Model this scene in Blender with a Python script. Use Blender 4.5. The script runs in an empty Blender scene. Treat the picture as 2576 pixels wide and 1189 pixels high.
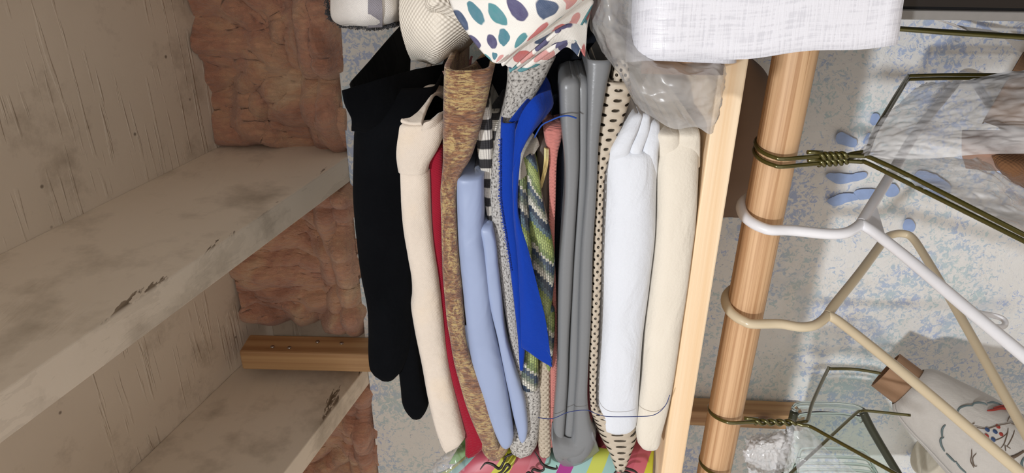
import bpy, math, random
from mathutils import Vector, noise
from math import sin, cos, pi, radians
random.seed(7)
S = bpy.context.scene
COL = S.collection
# ------------------------------------------------------------------ camera, light
H = 1.45                                   # eye height above the floor
F, YAW, PITCH, ROLL = 1785.95, .4672, .0137, .0205
fw = Vector((-sin(YAW)*cos(PITCH), cos(YAW)*cos(PITCH), sin(PITCH)))
rt = Vector((cos(YAW), sin(YAW), 0)); up = rt.cross(fw)
LX = rt*sin(ROLL) - up*cos(ROLL); LY = rt*cos(ROLL) + up*sin(ROLL)
cam = bpy.data.objects.new('camera', bpy.data.cameras.new('camera')); COL.objects.link(cam)
cam.data.sensor_width = 36; cam.data.lens = F*36/2576; cam.data.clip_start = .02
from mathutils import Matrix
Z_ = -fw
cam.matrix_world = Matrix(((LX.x, LY.x, Z_.x, 0), (LX.y, LY.y, Z_.y, 0), (LX.z, LY.z, Z_.z, H), (0, 0, 0, 1)))
S.camera = cam
S.view_settings.view_transform = 'Standard'; S.view_settings.look = 'None'
S.view_settings.gamma = 1; S.view_settings.use_curve_mapping = False
S.view_settings.exposure = 0.0
w = bpy.data.worlds.new('room_glow'); S.world = w; w.use_nodes = True
w.node_tree.nodes['Background'].inputs[0].default_value = (1, .925, .85, 1)
w.node_tree.nodes['Background'].inputs[1].default_value = .92
def area(name, loc, target, size, power, col):
    l = bpy.data.lights.new(name, 'AREA'); l.shape = 'DISK'; l.size = size; l.energy = power; l.color = col
    o = bpy.data.objects.new(name, l); COL.objects.link(o); o.location = loc
    o.rotation_euler = (Vector(target)-Vector(loc)).to_track_quat('-Z', 'Y').to_euler(); return o
area('room_ceiling_lamp', (-.22, -1.5, H+1.08), (-.35, .8, H-.2), .12, 39, (.94, .965, 1))

def D(x, y): return fw + LY*((594.5-y)/F) + LX*((x-1288)/F)
def P(x, y, Y):
    d = D(x, y); v = d*(Y/d.y); v.z += H; return v
def PP(x, y, p0, phi):                      # ray against a vertical plane through p0, turned by phi
    n = Vector((cos(phi), -sin(phi), 0)); d = D(x, y); v = d*((p0.dot(n))/(d.dot(n))); v.z += H; return v

# ------------------------------------------------------------------ materials
def mat(name):
    m = bpy.data.materials.new(name); m.use_nodes = True
    nt = m.node_tree; b = nt.nodes['Principled BSDF']; return m, nt, b
def N(nt, typ, **kw):
    n = nt.nodes.new(typ)
    for k, v in kw.items():
        if k.startswith('i_'): n.inputs[k[2:].replace('_', ' ')].default_value = v
        else: setattr(n, k, v)
    return n
def L(nt, a, b): nt.links.new(a, b)
def coords(nt, kind='UV', scale=(1, 1, 1), rot=(0, 0, 0)):
    tc = N(nt, 'ShaderNodeTexCoord'); mp = N(nt, 'ShaderNodeMapping')
    mp.inputs['Scale'].default_value = scale; mp.inputs['Rotation'].default_value = rot
    L(nt, tc.outputs[kind], mp.inputs[0]); return mp.outputs[0]
def noise_n(nt, vec, scale, detail=4, rough=.55, dist=0):
    n = N(nt, 'ShaderNodeTexNoise'); n.inputs['Scale'].default_value = scale; n.inputs['Detail'].default_value = detail
    n.inputs['Roughness'].default_value = rough; n.inputs['Distortion'].default_value = dist
    L(nt, vec, n.inputs['Vector']); return n.outputs[0]
def ramp(nt, fac, stops, interp='LINEAR'):
    r = N(nt, 'ShaderNodeValToRGB'); r.color_ramp.interpolation = interp
    e = r.color_ramp.elements
    while len(e) < len(stops): e.new(.5)
    for i, (p, c) in enumerate(stops):
        e[i].position = p; e[i].color = (*c, 1) if len(c) == 3 else c
    L(nt, fac, r.inputs[0]); return r.outputs[0]
def mix(nt, fac, a, b, mode='MIX'):
    m = N(nt, 'ShaderNodeMix', data_type='RGBA', blend_type=mode)
    for k, v in ((0, fac), (6, a), (7, b)):
        if isinstance(v, (int, float)): m.inputs[k].default_value = v
        elif isinstance(v, tuple): m.inputs[k].default_value = (*v, 1)
        else: L(nt, v, m.inputs[k])
    return m.outputs[2]
def mth(nt, op, a, b=None, c=None):
    m = N(nt, 'ShaderNodeMath', operation=op)
    for i, v in enumerate((a, b, c)):
        if v is None: continue
        if isinstance(v, (int, float)): m.inputs[i].default_value = v
        else: L(nt, v, m.inputs[i])
    return m.outputs[0]
def bump(nt, b, h, strength, dist=.001, prev=None):
    n = N(nt, 'ShaderNodeBump'); n.inputs['Strength'].default_value = strength; n.inputs['Distance'].default_value = dist
    L(nt, h, n.inputs['Height'])
    if prev is not None: L(nt, prev, n.inputs['Normal'])
    L(nt, n.outputs[0], b.inputs['Normal']); return n.outputs[0]
def weave(nt, vec, k):                       # plain weave height from the cloth's own UV, k threads per metre
    sp = N(nt, 'ShaderNodeSeparateXYZ'); L(nt, vec, sp.inputs[0])
    a = mth(nt, 'SINE', mth(nt, 'MULTIPLY', sp.outputs[0], k*2*pi)); c = mth(nt, 'SINE', mth(nt, 'MULTIPLY', sp.outputs[1], k*2*pi))
    return mth(nt, 'MULTIPLY', a, c)
def fabric(name, col, rough=.9, k=900, wb=.3, var=.12, sheen=.3, fuzz=.3, fscale=300, spec=.2, col2=None, stain=None):
    m, nt, b = mat(name); uv = coords(nt)
    n1 = noise_n(nt, uv, 18, 5); n2 = noise_n(nt, uv, fscale, 3)
    lo = tuple(c*(1-var*2) for c in col)
    c = mix(nt, n1, lo, tuple(min(1, c*(1+var*.6)) for c in col))
    c = mix(nt, mth(nt, 'MULTIPLY', n2, .35), c, tuple(c*.7 for c in col) if col2 is None else col2)
    if stain:
        s = ramp(nt, noise_n(nt, uv, 14, 4), [(.52, (0, 0, 0)), (.75, (1, 1, 1))])
        c = mix(nt, mth(nt, 'MULTIPLY', s, .5), c, stain)
    L(nt, c, b.inputs['Base Color']); b.inputs['Roughness'].default_value = rough
    b.inputs['Specular IOR Level'].default_value = spec
    b.inputs['Sheen Weight'].default_value = sheen; b.inputs['Sheen Roughness'].default_value = .5
    p = bump(nt, b, weave(nt, uv, k), wb, .0004)
    p = bump(nt, b, n2, fuzz, .0012, p)
    bump(nt, b, noise_n(nt, coords(nt, 'UV', (14, 26, 1)), 1, 3, .5, .8), .5, .007, p); return m
def plain(name, col, rough=.5, metal=0, bumpk=0, bs=200, spec=.5, coat=0, kind='Object', var=.1):
    m, nt, b = mat(name); v = coords(nt, kind); n = noise_n(nt, v, bs, 4)
    L(nt, mix(nt, n, tuple(c*(1-var) for c in col), tuple(min(1, c*(1+var)) for c in col)), b.inputs['Base Color'])
    b.inputs['Roughness'].default_value = rough; b.inputs['Metallic'].default_value = metal
    b.inputs['Specular IOR Level'].default_value = spec; b.inputs['Coat Weight'].default_value = coat
    if bumpk: bump(nt, b, n, bumpk, .001)
    return m

def painted_wood():
    m, nt, b = mat('old_cream_paint_on_wood'); o = coords(nt, 'Object')
    big = noise_n(nt, o, 5, 6, .6); fine = noise_n(nt, o, 60, 6, .65)
    st = coords(nt, 'Object', (55, 3.5, 20)); grain = noise_n(nt, st, 1, 5, .6, .4)
    c = mix(nt, big, (.70, .61, .50), (.84, .75, .64))
    dirt = ramp(nt, noise_n(nt, o, 9, 7, .62), [(.50, (0, 0, 0)), (.72, (1, 1, 1))])
    c = mix(nt, mth(nt, 'MULTIPLY', dirt, .75), c, (.29, .235, .17))
    scr = ramp(nt, noise_n(nt, coords(nt, 'Object', (60, 9, 60)), 1, 8, .7, .3), [(.66, (0, 0, 0)), (.75, (1, 1, 1))])
    msk = ramp(nt, noise_n(nt, o, 4.3, 3), [(.5, (0, 0, 0)), (.62, (1, 1, 1))])
    c = mix(nt, mth(nt, 'MULTIPLY', mth(nt, 'MULTIPLY', scr, msk), .85), c, (.12, .085, .05))
    sp = N(nt, 'ShaderNodeSeparateXYZ'); L(nt, coords(nt, 'Object'), sp.inputs[0])
    hh = mth(nt, 'SUBTRACT', mth(nt, 'ADD', sp.outputs[2], mth(nt, 'MULTIPLY', sp.outputs[1], .2577)), H+.2314+.2577*.877)
    wn = noise_n(nt, coords(nt, 'Object', (40, 7, 40), (0, 0, 0)), 1, 6, .65, .5)
    near = mth(nt, 'SUBTRACT', mth(nt, 'MULTIPLY', mth(nt, 'SUBTRACT', wn, .53), .16), mth(nt, 'ABSOLUTE', hh))
    wear = ramp(nt, mth(nt, 'MULTIPLY', near, 200), [(0, (0, 0, 0)), (.5, (1, 1, 1))])
    wood = ramp(nt, noise_n(nt, coords(nt, 'Object', (150, 6, 150)), 1, 4), [(.35, (.10, .07, .045)), (.65, (.33, .26, .19))])
    wear = mth(nt, 'MULTIPLY', wear, ramp(nt, hh, [(0, (0, 0, 0)), (.0008, (1, 1, 1))]))
    c = mix(nt, wear, c, wood)
    L(nt, c, b.inputs['Base Color']); b.inputs['Roughness'].default_value = .62
    ridge = mth(nt, 'MULTIPLY', ramp(nt, grain, [(.5, (0, 0, 0)), (.62, (1, 1, 1))]), msk)
    p = bump(nt, b, ridge, .5, .002); bump(nt, b, fine, .25, .001, p); return m
def sheathing():
    m, nt, b = mat('old_cream_paint_on_plywood'); o = coords(nt, 'Object')
    big = noise_n(nt, o, 6, 6, .6); fine = noise_n(nt, o, 60, 6, .65)
    c = mix(nt, big, (.68, .60, .50), (.82, .73, .63))
    dirt = ramp(nt, noise_n(nt, o, 11, 8, .7), [(.53, (0, 0, 0)), (.74, (1, 1, 1))])
    c = mix(nt, mth(nt, 'MULTIPLY', dirt, .6), c, (.27, .21, .15))
    g = noise_n(nt, coords(nt, 'Object', (7, 150, 60), (0, 0, .12)), 1, 3, .5, .2)
    msk = ramp(nt, noise_n(nt, o, 9, 4, .6), [(.47, (0, 0, 0)), (.58, (1, 1, 1))])
    ridge = mth(nt, 'MULTIPLY', ramp(nt, g, [(.56, (0, 0, 0)), (.64, (1, 1, 1))]), msk)
    spots = N(nt, 'ShaderNodeTexVoronoi'); spots.inputs['Scale'].default_value = 26; L(nt, o, spots.inputs[0])
    sp = ramp(nt, spots.outputs[0], [(.03, (1, 1, 1)), (.07, (0, 0, 0))])
    c = mix(nt, mth(nt, 'MULTIPLY', sp, .8), c, (.14, .1, .07))
    L(nt, c, b.inputs['Base Color']); b.inputs['Roughness'].default_value = .6
    p = bump(nt, b, ridge, .55, .003); bump(nt, b, fine, .2, .001, p); return m
def pine(name, light, dark, along='X', freq=120, lo=.42, hi=.62):
    m, nt, b = mat(name)
    ax = 'XYZ'.index(along)
    v = lambda a, c: tuple(a if i == ax else c for i in range(3))
    g = noise_n(nt, coords(nt, 'Object', v(freq*.012, freq)), 1, 2, .5, .35)
    g2 = noise_n(nt, coords(nt, 'Object', v(freq*.02, freq*2.7)), 1, 3, .6, .2)
    fib = noise_n(nt, coords(nt, 'Object', v(12, 520)), 1, 4, .7)
    tone = noise_n(nt, coords(nt, 'Object', v(3, 30)), 1, 3)
    gg = mth(nt, 'ADD', mth(nt, 'MULTIPLY', g, .7), mth(nt, 'MULTIPLY', g2, .3))
    md = tuple((a+d)/2 for a, d in zip(light, dark))
    c = ramp(nt, gg, [(lo, light), ((lo+hi)/2, md), (hi, dark)])
    c = mix(nt, mth(nt, 'MULTIPLY', tone, .35), c, md)
    c = mix(nt, mth(nt, 'MULTIPLY', fib, .3), c, tuple(d*.8 for d in dark))
    if along == 'Z' or name.startswith('aged'):
        kn = N(nt, 'ShaderNodeTexVoronoi'); kn.inputs['Scale'].default_value = 14; L(nt, coords(nt, 'Object', v(.6, 1.6)), kn.inputs[0])
        c = mix(nt, ramp(nt, kn.outputs[0], [(.06, (.9, .9, .9)), (.16, (0, 0, 0))]), c, (.10, .04, .02))
    L(nt, c, b.inputs['Base Color']); b.inputs['Roughness'].default_value = .55
    bump(nt, b, fib, .3, .0006); return m
def wall_mat():
    m, nt, b = mat('sponged_blue_and_white_wall_paint'); o = coords(nt, 'Object')
    base = mix(nt, noise_n(nt, o, 3.5, 3), (.76, .755, .73), (.84, .84, .83))
    fl = noise_n(nt, o, 135, 5, .68, .9); reg = noise_n(nt, o, 7, 4, .6)
    s = ramp(nt, mth(nt, 'ADD', fl, mth(nt, 'MULTIPLY', mth(nt, 'SUBTRACT', reg, .5), .5)), [(.51, (0, 0, 0)), (.59, (1, 1, 1))])
    hue = mix(nt, ramp(nt, noise_n(nt, o, 12, 3), [(.42, (0, 0, 0)), (.58, (1, 1, 1))]), (.30, .42, .72), (.42, .58, .62))
    c = mix(nt, mth(nt, 'MULTIPLY', s, .72), base, hue)
    sm = ramp(nt, noise_n(nt, o, 14, 6, .7, .6), [(.55, (0, 0, 0)), (.68, (1, 1, 1))])
    c = mix(nt, mth(nt, 'MULTIPLY', sm, .35), c, (.50, .60, .74))
    dk = ramp(nt, noise_n(nt, o, 160, 3, .6, 1.5), [(.66, (0, 0, 0)), (.71, (1, 1, 1))])
    c = mix(nt, mth(nt, 'MULTIPLY', dk, .6), c, (.22, .27, .42))
    warm = ramp(nt, noise_n(nt, o, 5, 6, .7), [(.55, (0, 0, 0)), (.75, (1, 1, 1))])
    c = mix(nt, mth(nt, 'MULTIPLY', warm, .35), c, (.45, .40, .30))
    L(nt, c, b.inputs['Base Color']); b.inputs['Roughness'].default_value = .6
    p = bump(nt, b, noise_n(nt, o, 22, 5, .6, .8), .5, .006); bump(nt, b, fl, .3, .0015, p); return m
def insulation_mat():
    m, nt, b = mat('pink_glass_wool'); o = coords(nt, 'Object')
    n = noise_n(nt, o, 14, 6, .65, .5); f = noise_n(nt, coords(nt, 'Object', (1, 1, .35)), 190, 5, .7, .6)
    c = ramp(nt, n, [(.32, (.26, .09, .05)), (.45, (.50, .23, .15)), (.56, (.60, .33, .20)), (.66, (.68, .46, .29)), (.78, (.78, .62, .44))])
    c = mix(nt, mth(nt, 'MULTIPLY', f, .45), c, (.62, .40, .30))
    L(nt, c, b.inputs['Base Color']); b.inputs['Roughness'].default_value = 1; b.inputs['Specular IOR Level'].default_value = .15
    b.inputs['Sheen Weight'].default_value = .4
    p = bump(nt, b, n, .6, .012); bump(nt, b, f, 1, .004, p); return m
def film(name, col=(.8, .8, .82), opac=.45, rough=.14, bs=28, bk=.9, cr=.012):
    m, nt, b = mat(name); o = coords(nt, 'Object')
    b.inputs['Base Color'].default_value = (*col, 1); b.inputs['Roughness'].default_value = rough
    b.inputs['Specular IOR Level'].default_value = .8; b.inputs['Coat Weight'].default_value = .5; b.inputs['Coat Roughness'].default_value = .05
    n = noise_n(nt, coords(nt, 'Object', (1.1, 1.1, .5), (.3, .2, .3)), bs, 5, .55, 1.2); p = bump(nt, b, n, bk, cr)
    v = N(nt, 'ShaderNodeTexVoronoi', feature='DISTANCE_TO_EDGE'); v.inputs['Scale'].default_value = bs*1.1
    L(nt, coords(nt, 'Object', (1.2, 1.4, .3), (.3, .3, .4)), v.inputs[0]); bump(nt, b, v.outputs[0], .5, .006, p)
    tr = N(nt, 'ShaderNodeBsdfTransparent'); tr.inputs[0].default_value = (.97, .97, .97, 1); mx = N(nt, 'ShaderNodeMixShader')
    fac = ramp(nt, n, [(.32, (opac*.55,)*3), (.68, (min(1, opac*1.5),)*3)])
    L(nt, fac, mx.inputs[0]); L(nt, tr.outputs[0], mx.inputs[1]); L(nt, b.outputs[0], mx.inputs[2])
    L(nt, mx.outputs[0], nt.nodes['Material Output'].inputs[0]); return m
def glass_mat():
    m, nt, b = mat('thick_greenish_glass'); b.inputs['Base Color'].default_value = (.80, .88, .84, 1)
    b.inputs['Roughness'].default_value = .03; b.inputs['Transmission Weight'].default_value = 1; b.inputs['IOR'].default_value = 1.45
    return m
# patterned cloths
def chenille():
    m, nt, b = mat('brown_and_gold_chenille'); uv = coords(nt)
    st = noise_n(nt, coords(nt, 'UV', (520, 230, 1)), 1, 5, .7, .5)
    n = noise_n(nt, coords(nt, 'UV', (45, 70, 1)), 1, 3, .6, 1)
    c = ramp(nt, st, [(.3, (.05, .016, .006)), (.47, (.18, .065, .024)), (.56, (.29, .125, .05)), (.7, (.48, .29, .13))])
    g = noise_n(nt, coords(nt, 'UV', (520, 260, 1)), 1, 4, .8)
    gm = mth(nt, 'MULTIPLY', ramp(nt, g, [(.46, (0, 0, 0)), (.54, (1, 1, 1))]), ramp(nt, n, [(.46, (0, 0, 0)), (.54, (1, 1, 1))]))
    c = mix(nt, gm, c, (.52, .36, .14))
    L(nt, c, b.inputs['Base Color']); b.inputs['Roughness'].default_value = .75; b.inputs['Sheen Weight'].default_value = .3
    bump(nt, b, st, .9, .003); return m
def marl():
    m, nt, b = mat('grey_flecked_marl'); uv = coords(nt)
    n = noise_n(nt, coords(nt, 'UV', (450, 750, 1)), 1, 3, .6)
    c = ramp(nt, n, [(.36, (.08, .075, .07)), (.46, (.34, .32, .295)), (.57, (.47, .45, .42)), (.8, (.55, .53, .50))])
    L(nt, c, b.inputs['Base Color']); b.inputs['Roughness'].default_value = .95; bump(nt, b, n, .6, .001); return m
def stripe():
    m, nt, b = mat('black_and_white_ticking'); uv = coords(nt)
    sp = N(nt, 'ShaderNodeSeparateXYZ'); L(nt, uv, sp.inputs[0])
    wob = mth(nt, 'MULTIPLY', noise_n(nt, uv, 60, 2), .004)
    stg = mth(nt, 'MULTIPLY', mth(nt, 'GREATER_THAN', sp.outputs[1], .264), .007)
    ph = mth(nt, 'FRACT', mth(nt, 'MULTIPLY', mth(nt, 'ADD', mth(nt, 'ADD', sp.outputs[0], wob), stg), 62))
    s = ramp(nt, ph, [(.40, (0, 0, 0)), (.46, (1, 1, 1)), (.92, (1, 1, 1)), (.98, (0, 0, 0))])
    c = mix(nt, s, (.035, .033, .035), (.72, .68, .61))
    hh = weave(nt, coords(nt, 'UV', (1, 1, 1), (0, 0, .8)), 420)
    L(nt, c, b.inputs['Base Color']); b.inputs['Roughness'].default_value = .95; bump(nt, b, hh, .7, .001); return m
def ikat():
    m, nt, b = mat('green_navy_ikat_satin'); uv = coords(nt)
    sn = N(nt, 'ShaderNodeVectorMath', operation='SNAP'); L(nt, uv, sn.inputs[0]); sn.inputs[1].default_value = (.0028, .0022, .01)
    sp = N(nt, 'ShaderNodeSeparateXYZ'); L(nt, sn.outputs[0], sp.inputs[0])
    tri = mth(nt, 'PINGPONG', sp.outputs[1], .014)
    t = mth(nt, 'FRACT', mth(nt, 'MULTIPLY', mth(nt, 'ADD', sp.outputs[0], mth(nt, 'MULTIPLY', tri, 1.4)), 17))
    c = ramp(nt, t, [(0, (.66, .64, .55)), (.09, (.03, .05, .09)), (.2, (.10, .16, .20)), (.32, (.27, .34, .10)), (.42, (.38, .46, .16)),
                     (.58, (.20, .27, .10)), (.68, (.62, .60, .50)), (.74, (.05, .08, .13)), (.86, (.15, .19, .15)), (.94, (.40, .40, .32))], 'CONSTANT')
    bt = N(nt, 'ShaderNodeTexBrick'); bt.inputs['Scale'].default_value = 170; bt.inputs['Color1'].default_value = (1, 1, 1, 1); bt.inputs['Color2'].default_value = (.72, .72, .72, 1)
    bt.inputs['Mortar'].default_value = (.16, .16, .16, 1); bt.inputs['Mortar Size'].default_value = .045; L(nt, uv, bt.inputs[0])
    c = mix(nt, .8, c, bt.outputs[0], 'MULTIPLY')
    L(nt, c, b.inputs['Base Color']); b.inputs['Roughness'].default_value = .38; b.inputs['Specular IOR Level'].default_value = .6
    bump(nt, b, bt.outputs[1], .3, .0005); return m
def holes(name, col, k, thr, alpha=True, dark=(.02, .018, .015)):
    m, nt, b = mat(name); uv = coords(nt); sp = N(nt, 'ShaderNodeSeparateXYZ'); L(nt, uv, sp.inputs[0])
    a = mth(nt, 'SINE', mth(nt, 'MULTIPLY', sp.outputs[0], k*2*pi)); c = mth(nt, 'SINE', mth(nt, 'MULTIPLY', sp.outputs[1], k*1.15*2*pi))
    h = mth(nt, 'MULTIPLY', a, c); f = ramp(nt, h, [(thr, (0, 0, 0)), (thr+.12, (1, 1, 1))])
    L(nt, mix(nt, f, mix(nt, noise_n(nt, uv, 90, 3), tuple(v*.8 for v in col), col), dark), b.inputs['Base Color'])
    b.inputs['Roughness'].default_value = .6
    inv = mth(nt, 'SUBTRACT', 1, f); bump(nt, b, mth(nt, 'MULTIPLY', h, -1), .6, .0008)
    if alpha:
        tr = N(nt, 'ShaderNodeBsdfTransparent'); mx = N(nt, 'ShaderNodeMixShader'); L(nt, inv, mx.inputs[0])
        L(nt, tr.outputs[0], mx.inputs[1]); L(nt, b.outputs[0], mx.inputs[2]); L(nt, mx.outputs[0], nt.nodes['Material Output'].inputs[0])
    return m
def dots():
    m, nt, b = mat('white_cotton_with_painted_dabs'); uv = coords(nt, 'UV', (44, 64, 1))
    wv = N(nt, 'ShaderNodeVectorMath', operation='ADD'); L(nt, uv, wv.inputs[0])
    nn = N(nt, 'ShaderNodeTexNoise'); nn.inputs['Scale'].default_value = 1.4; L(nt, uv, nn.inputs['Vector'])
    sc = N(nt, 'ShaderNodeVectorMath', operation='SCALE'); sc.inputs['Scale'].default_value = .35; L(nt, nn.outputs[1], sc.inputs[0]); L(nt, sc.outputs[0], wv.inputs[1])
    v = N(nt, 'ShaderNodeTexVoronoi', voronoi_dimensions='2D'); v.inputs['Scale'].default_value = 1; v.inputs['Randomness'].default_value = .28
    L(nt, wv.outputs[0], v.inputs['Vector'])
    f = ramp(nt, v.outputs['Distance'], [(.33, (1, 1, 1)), (.37, (0, 0, 0))])
    sp = N(nt, 'ShaderNodeSeparateColor'); L(nt, v.outputs['Color'], sp.inputs[0])
    col = ramp(nt, sp.outputs[0], [(0, (.03, .20, .24)), (.27, (.64, .14, .10)), (.42, (.05, .03, .12)), (.55, (.78, .33, .27)), (.7, (.05, .27, .28)), (.84, (.58, .48, .38)), (.93, (.02, .05, .12))], 'CONSTANT')
    col = mix(nt, mth(nt, 'MULTIPLY', noise_n(nt, uv, 3.2, 4), .45), col, (.30, .34, .45))
    L(nt, mix(nt, f, (.84, .81, .76), col), b.inputs['Base Color']); b.inputs['Roughness'].default_value = .85
    bump(nt, b, weave(nt, coords(nt), 900), .3, .0005); return m
def band(name, cols, k, dist=0, rough=.6, axis=0, rot=0):
    m, nt, b = mat(name); uv = coords(nt, 'UV', (1, 1, 1), (0, 0, rot)); sp = N(nt, 'ShaderNodeSeparateXYZ'); L(nt, uv, sp.inputs[0])
    t = mth(nt, 'FRACT', mth(nt, 'ADD', mth(nt, 'MULTIPLY', sp.outputs[axis], k), mth(nt, 'MULTIPLY', noise_n(nt, uv, 8, 2), dist)))
    n = len(cols); c = ramp(nt, t, [(i/n, c) for i, c in enumerate(cols)], 'CONSTANT')
    L(nt, c, b.inputs['Base Color']); b.inputs['Roughness'].default_value = rough; return m

M = {}
M['paint'] = painted_wood(); M['ply'] = sheathing(); M['wall'] = wall_mat(); M['wool'] = insulation_mat()
M['pine'] = pine('pale_planed_pine', (.90, .73, .52), (.80, .56, .33), freq=95, lo=.43, hi=.60)
M['rod'] = pine('orange_pine_dowel', (.74, .49, .28), (.42, .22, .10), freq=230, lo=.44, hi=.6)
M['stud'] = pine('aged_yellow_pine', (.60, .38, .19), (.34, .17, .07), along='Z', freq=70)
M['velvet'] = fabric('black_velvet', (.004, .0045, .0055), 1, 500, .05, .3, .012, .3, 120, .03, col2=(.002, .002, .003))
M['flannel'] = fabric('cream_brushed_flannel', (.70, .61, .52), .95, 650, .25, .07, .3, .35, 240, .1, stain=(.72, .56, .38))
M['crimson'] = fabric('crimson_crepe', (.30, .004, .022), .85, 480, .5, .15, .15, .3, 500, .2, col2=(.19, .002, .012))
M['chenille'] = chenille(); M['marl'] = marl(); M['stripe'] = stripe(); M['ikat'] = ikat(); M['dots'] = dots()
M['blue'] = fabric('pale_blue_satin', (.29, .355, .53), .42, 1300, .06, .05, .2, .05, 300, .5, col2=(.27, .33, .50))
M['royal'] = fabric('royal_blue_felt', (.006, .045, .36), .92, 900, .15, .12, .12, .35, 500, .08, col2=(.004, .03, .28))
M['greylining'] = fabric('grey_backing_satin', (.42, .39, .34), .6, 700, .3, .1, .1, .1)
M['taupe'] = fabric('dark_taupe_satin', (.10, .075, .06), .45, 900, .1, .2, .1, .1)
M['pink'] = fabric('dusty_pink_boucle', (.62, .235, .20), .95, 350, .7, .12, .2, .8, 700, .1, col2=(.36, .11, .10))
M['navy'] = fabric('navy_black_crepe', (.008, .010, .016), .9, 700, .3, .2, .02, .3, spec=.08, col2=(.005, .006, .01))
M['vinyl'] = plain('grey_vinyl', (.175, .182, .19), .34, 0, .12, 500, .5, .05, 'UV', .05)
M['mesh'] = holes('beige_perforated_vinyl', (.55, .47, .37), 132, .45)
M['braid'] = holes('beige_braided_cord', (.50, .42, .32), 170, .80, False, (.12, .08, .05))
M['batting'] = fabric('white_polyester_batting', (.70, .725, .775), 1, 200, .0, .03, .4, .3, 420, .1, col2=(.60, .63, .69))
M['fleece'] = fabric('ivory_fleece', (.74, .68, .58), 1, 200, .0, .04, .4, .35, 420, .1, col2=(.70, .63, .53))
M['knit'] = holes('cream_open_knit', (.86, .79, .68), 230, .93, False, (.50, .40, .28))
M['gauze'] = fabric('white_gauze', (.74, .70, .66), .95, 700, .5, .06, .2, .2)
M['charcoal'] = fabric('charcoal_fringe', (.05, .05, .055), .95, 600, .5, .2, .1, .5)
M['greystripe'] = fabric('grey_woven_stripe', (.28, .26, .29), .95, 600, .5, .2, .1, .5)
M['maroon'] = fabric('dark_maroon_satin', (.11, .004, .010), .5, 900, .1, .2, .1, .1)
M['whitesheet'] = None
M['film'] = film('crinkled_clear_plastic', (.68, .68, .69), .60, .09, 17, .45, .006)
M['smoke'] = film('soft_cloudy_plastic', (.50, .49, .48), .50, .25, 11, .4, .008)
M['thinfilm'] = film('thin_clear_plastic', (.75, .78, .82), .26, .1, 22, .7, .008)
M['wire'] = plain('olive_enamelled_wire', (.10, .088, .018), .2, .55, 0, 60, .8, .6)
M['white_pl'] = plain('white_moulded_plastic', (.80, .80, .83), .22, 0, 0, 60, .5, .2)
M['beige_pl'] = plain('beige_moulded_plastic', (.62, .52, .36), .28, 0, 0, 60, .5, .2, var=.05)
M['card'] = plain('brown_cardboard', (.33, .20, .12), .8, 0, .15, 40, .2, var=.18)
M['kraft'] = plain('brown_kraft_paper', (.22, .145, .10), .75, 0, .2, 12, .2, var=.25)
M['glass'] = glass_mat()
M['greenglass'] = plain('dark_green_glass_edge', (.035, .038, .022), .3, 0, 0, 50, .35, .1)
M['blackcase'] = plain('black_gloss_case', (.008, .008, .009), .16, 0, .05, 30, .6, .4)
M['chrome'] = plain('chrome', (.6, .6, .62), .18, 1)
M['greyplastic'] = plain('grey_plastic_edge', (.20, .19, .18), .4)
M['blue_paint'] = plain('light_blue_hand_paint', (.31, .42, .68), .55, 0, .3, 90, var=.2)
M['thread'] = plain('blue_thread', (.012, .06, .30), .8)
M['darkthread'] = plain('navy_thread', (.03, .045, .16), .8)
M['goldthread'] = plain('gold_metallic_thread', (.58, .45, .20), .35, .7)
M['ink'] = plain('black_printed_ink', (.02, .014, .012), .5)
M['embwhite'] = fabric('white_linen', (.60, .57, .53), .9, 800, .35, .06, .2, .1)
M['ivorycloth'] = fabric('ivory_cotton', (.70, .64, .52), .9, 800, .3, .06, .2, .1)
M['greygreen'] = plain('grey_green_embroidery', (.10, .14, .145), .5)
M['brownemb'] = plain('brown_embroidery', (.11, .075, .05), .6)
M['redemb'] = plain('red_embroidery', (.28, .03, .02), .6)
M['blueemb'] = plain('navy_embroidery', (.02, .05, .13), .6)
M['coarse'] = fabric('coarse_brown_weave', (.25, .12, .055), .95, 320, .8, .25, .1, .8, 300)
M['burlap'] = band('festive_striped_print', [(.25, .42, .40), (.45, .48, .07), (.25, .42, .40), (.42, .075, .11), (.46, .10, .13), (.45, .44, .03), (.42, .085, .11), (.45, .12, .15), (.27, .46, .42), (.30, .015, .19)], 7.2, .0, .45, 0, .42)
def woven_white():
    m, nt, b = mat('white_woven_plastic'); uv = coords(nt)
    a = noise_n(nt, coords(nt, 'UV', (500, 40, 1)), 1, 2, .6); c2 = noise_n(nt, coords(nt, 'UV', (30, 600, 1)), 1, 2, .6)
    g = mth(nt, 'ADD', a, c2)
    L(nt, mix(nt, ramp(nt, g, [(.8, (0, 0, 0)), (1.2, (1, 1, 1))]), (.60, .60, .65), (.71, .71, .76)), b.inputs['Base Color'])
    b.inputs['Roughness'].default_value = .28; bump(nt, b, g, .35, .0008); return m
M['whitesheet'] = woven_white()

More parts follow.
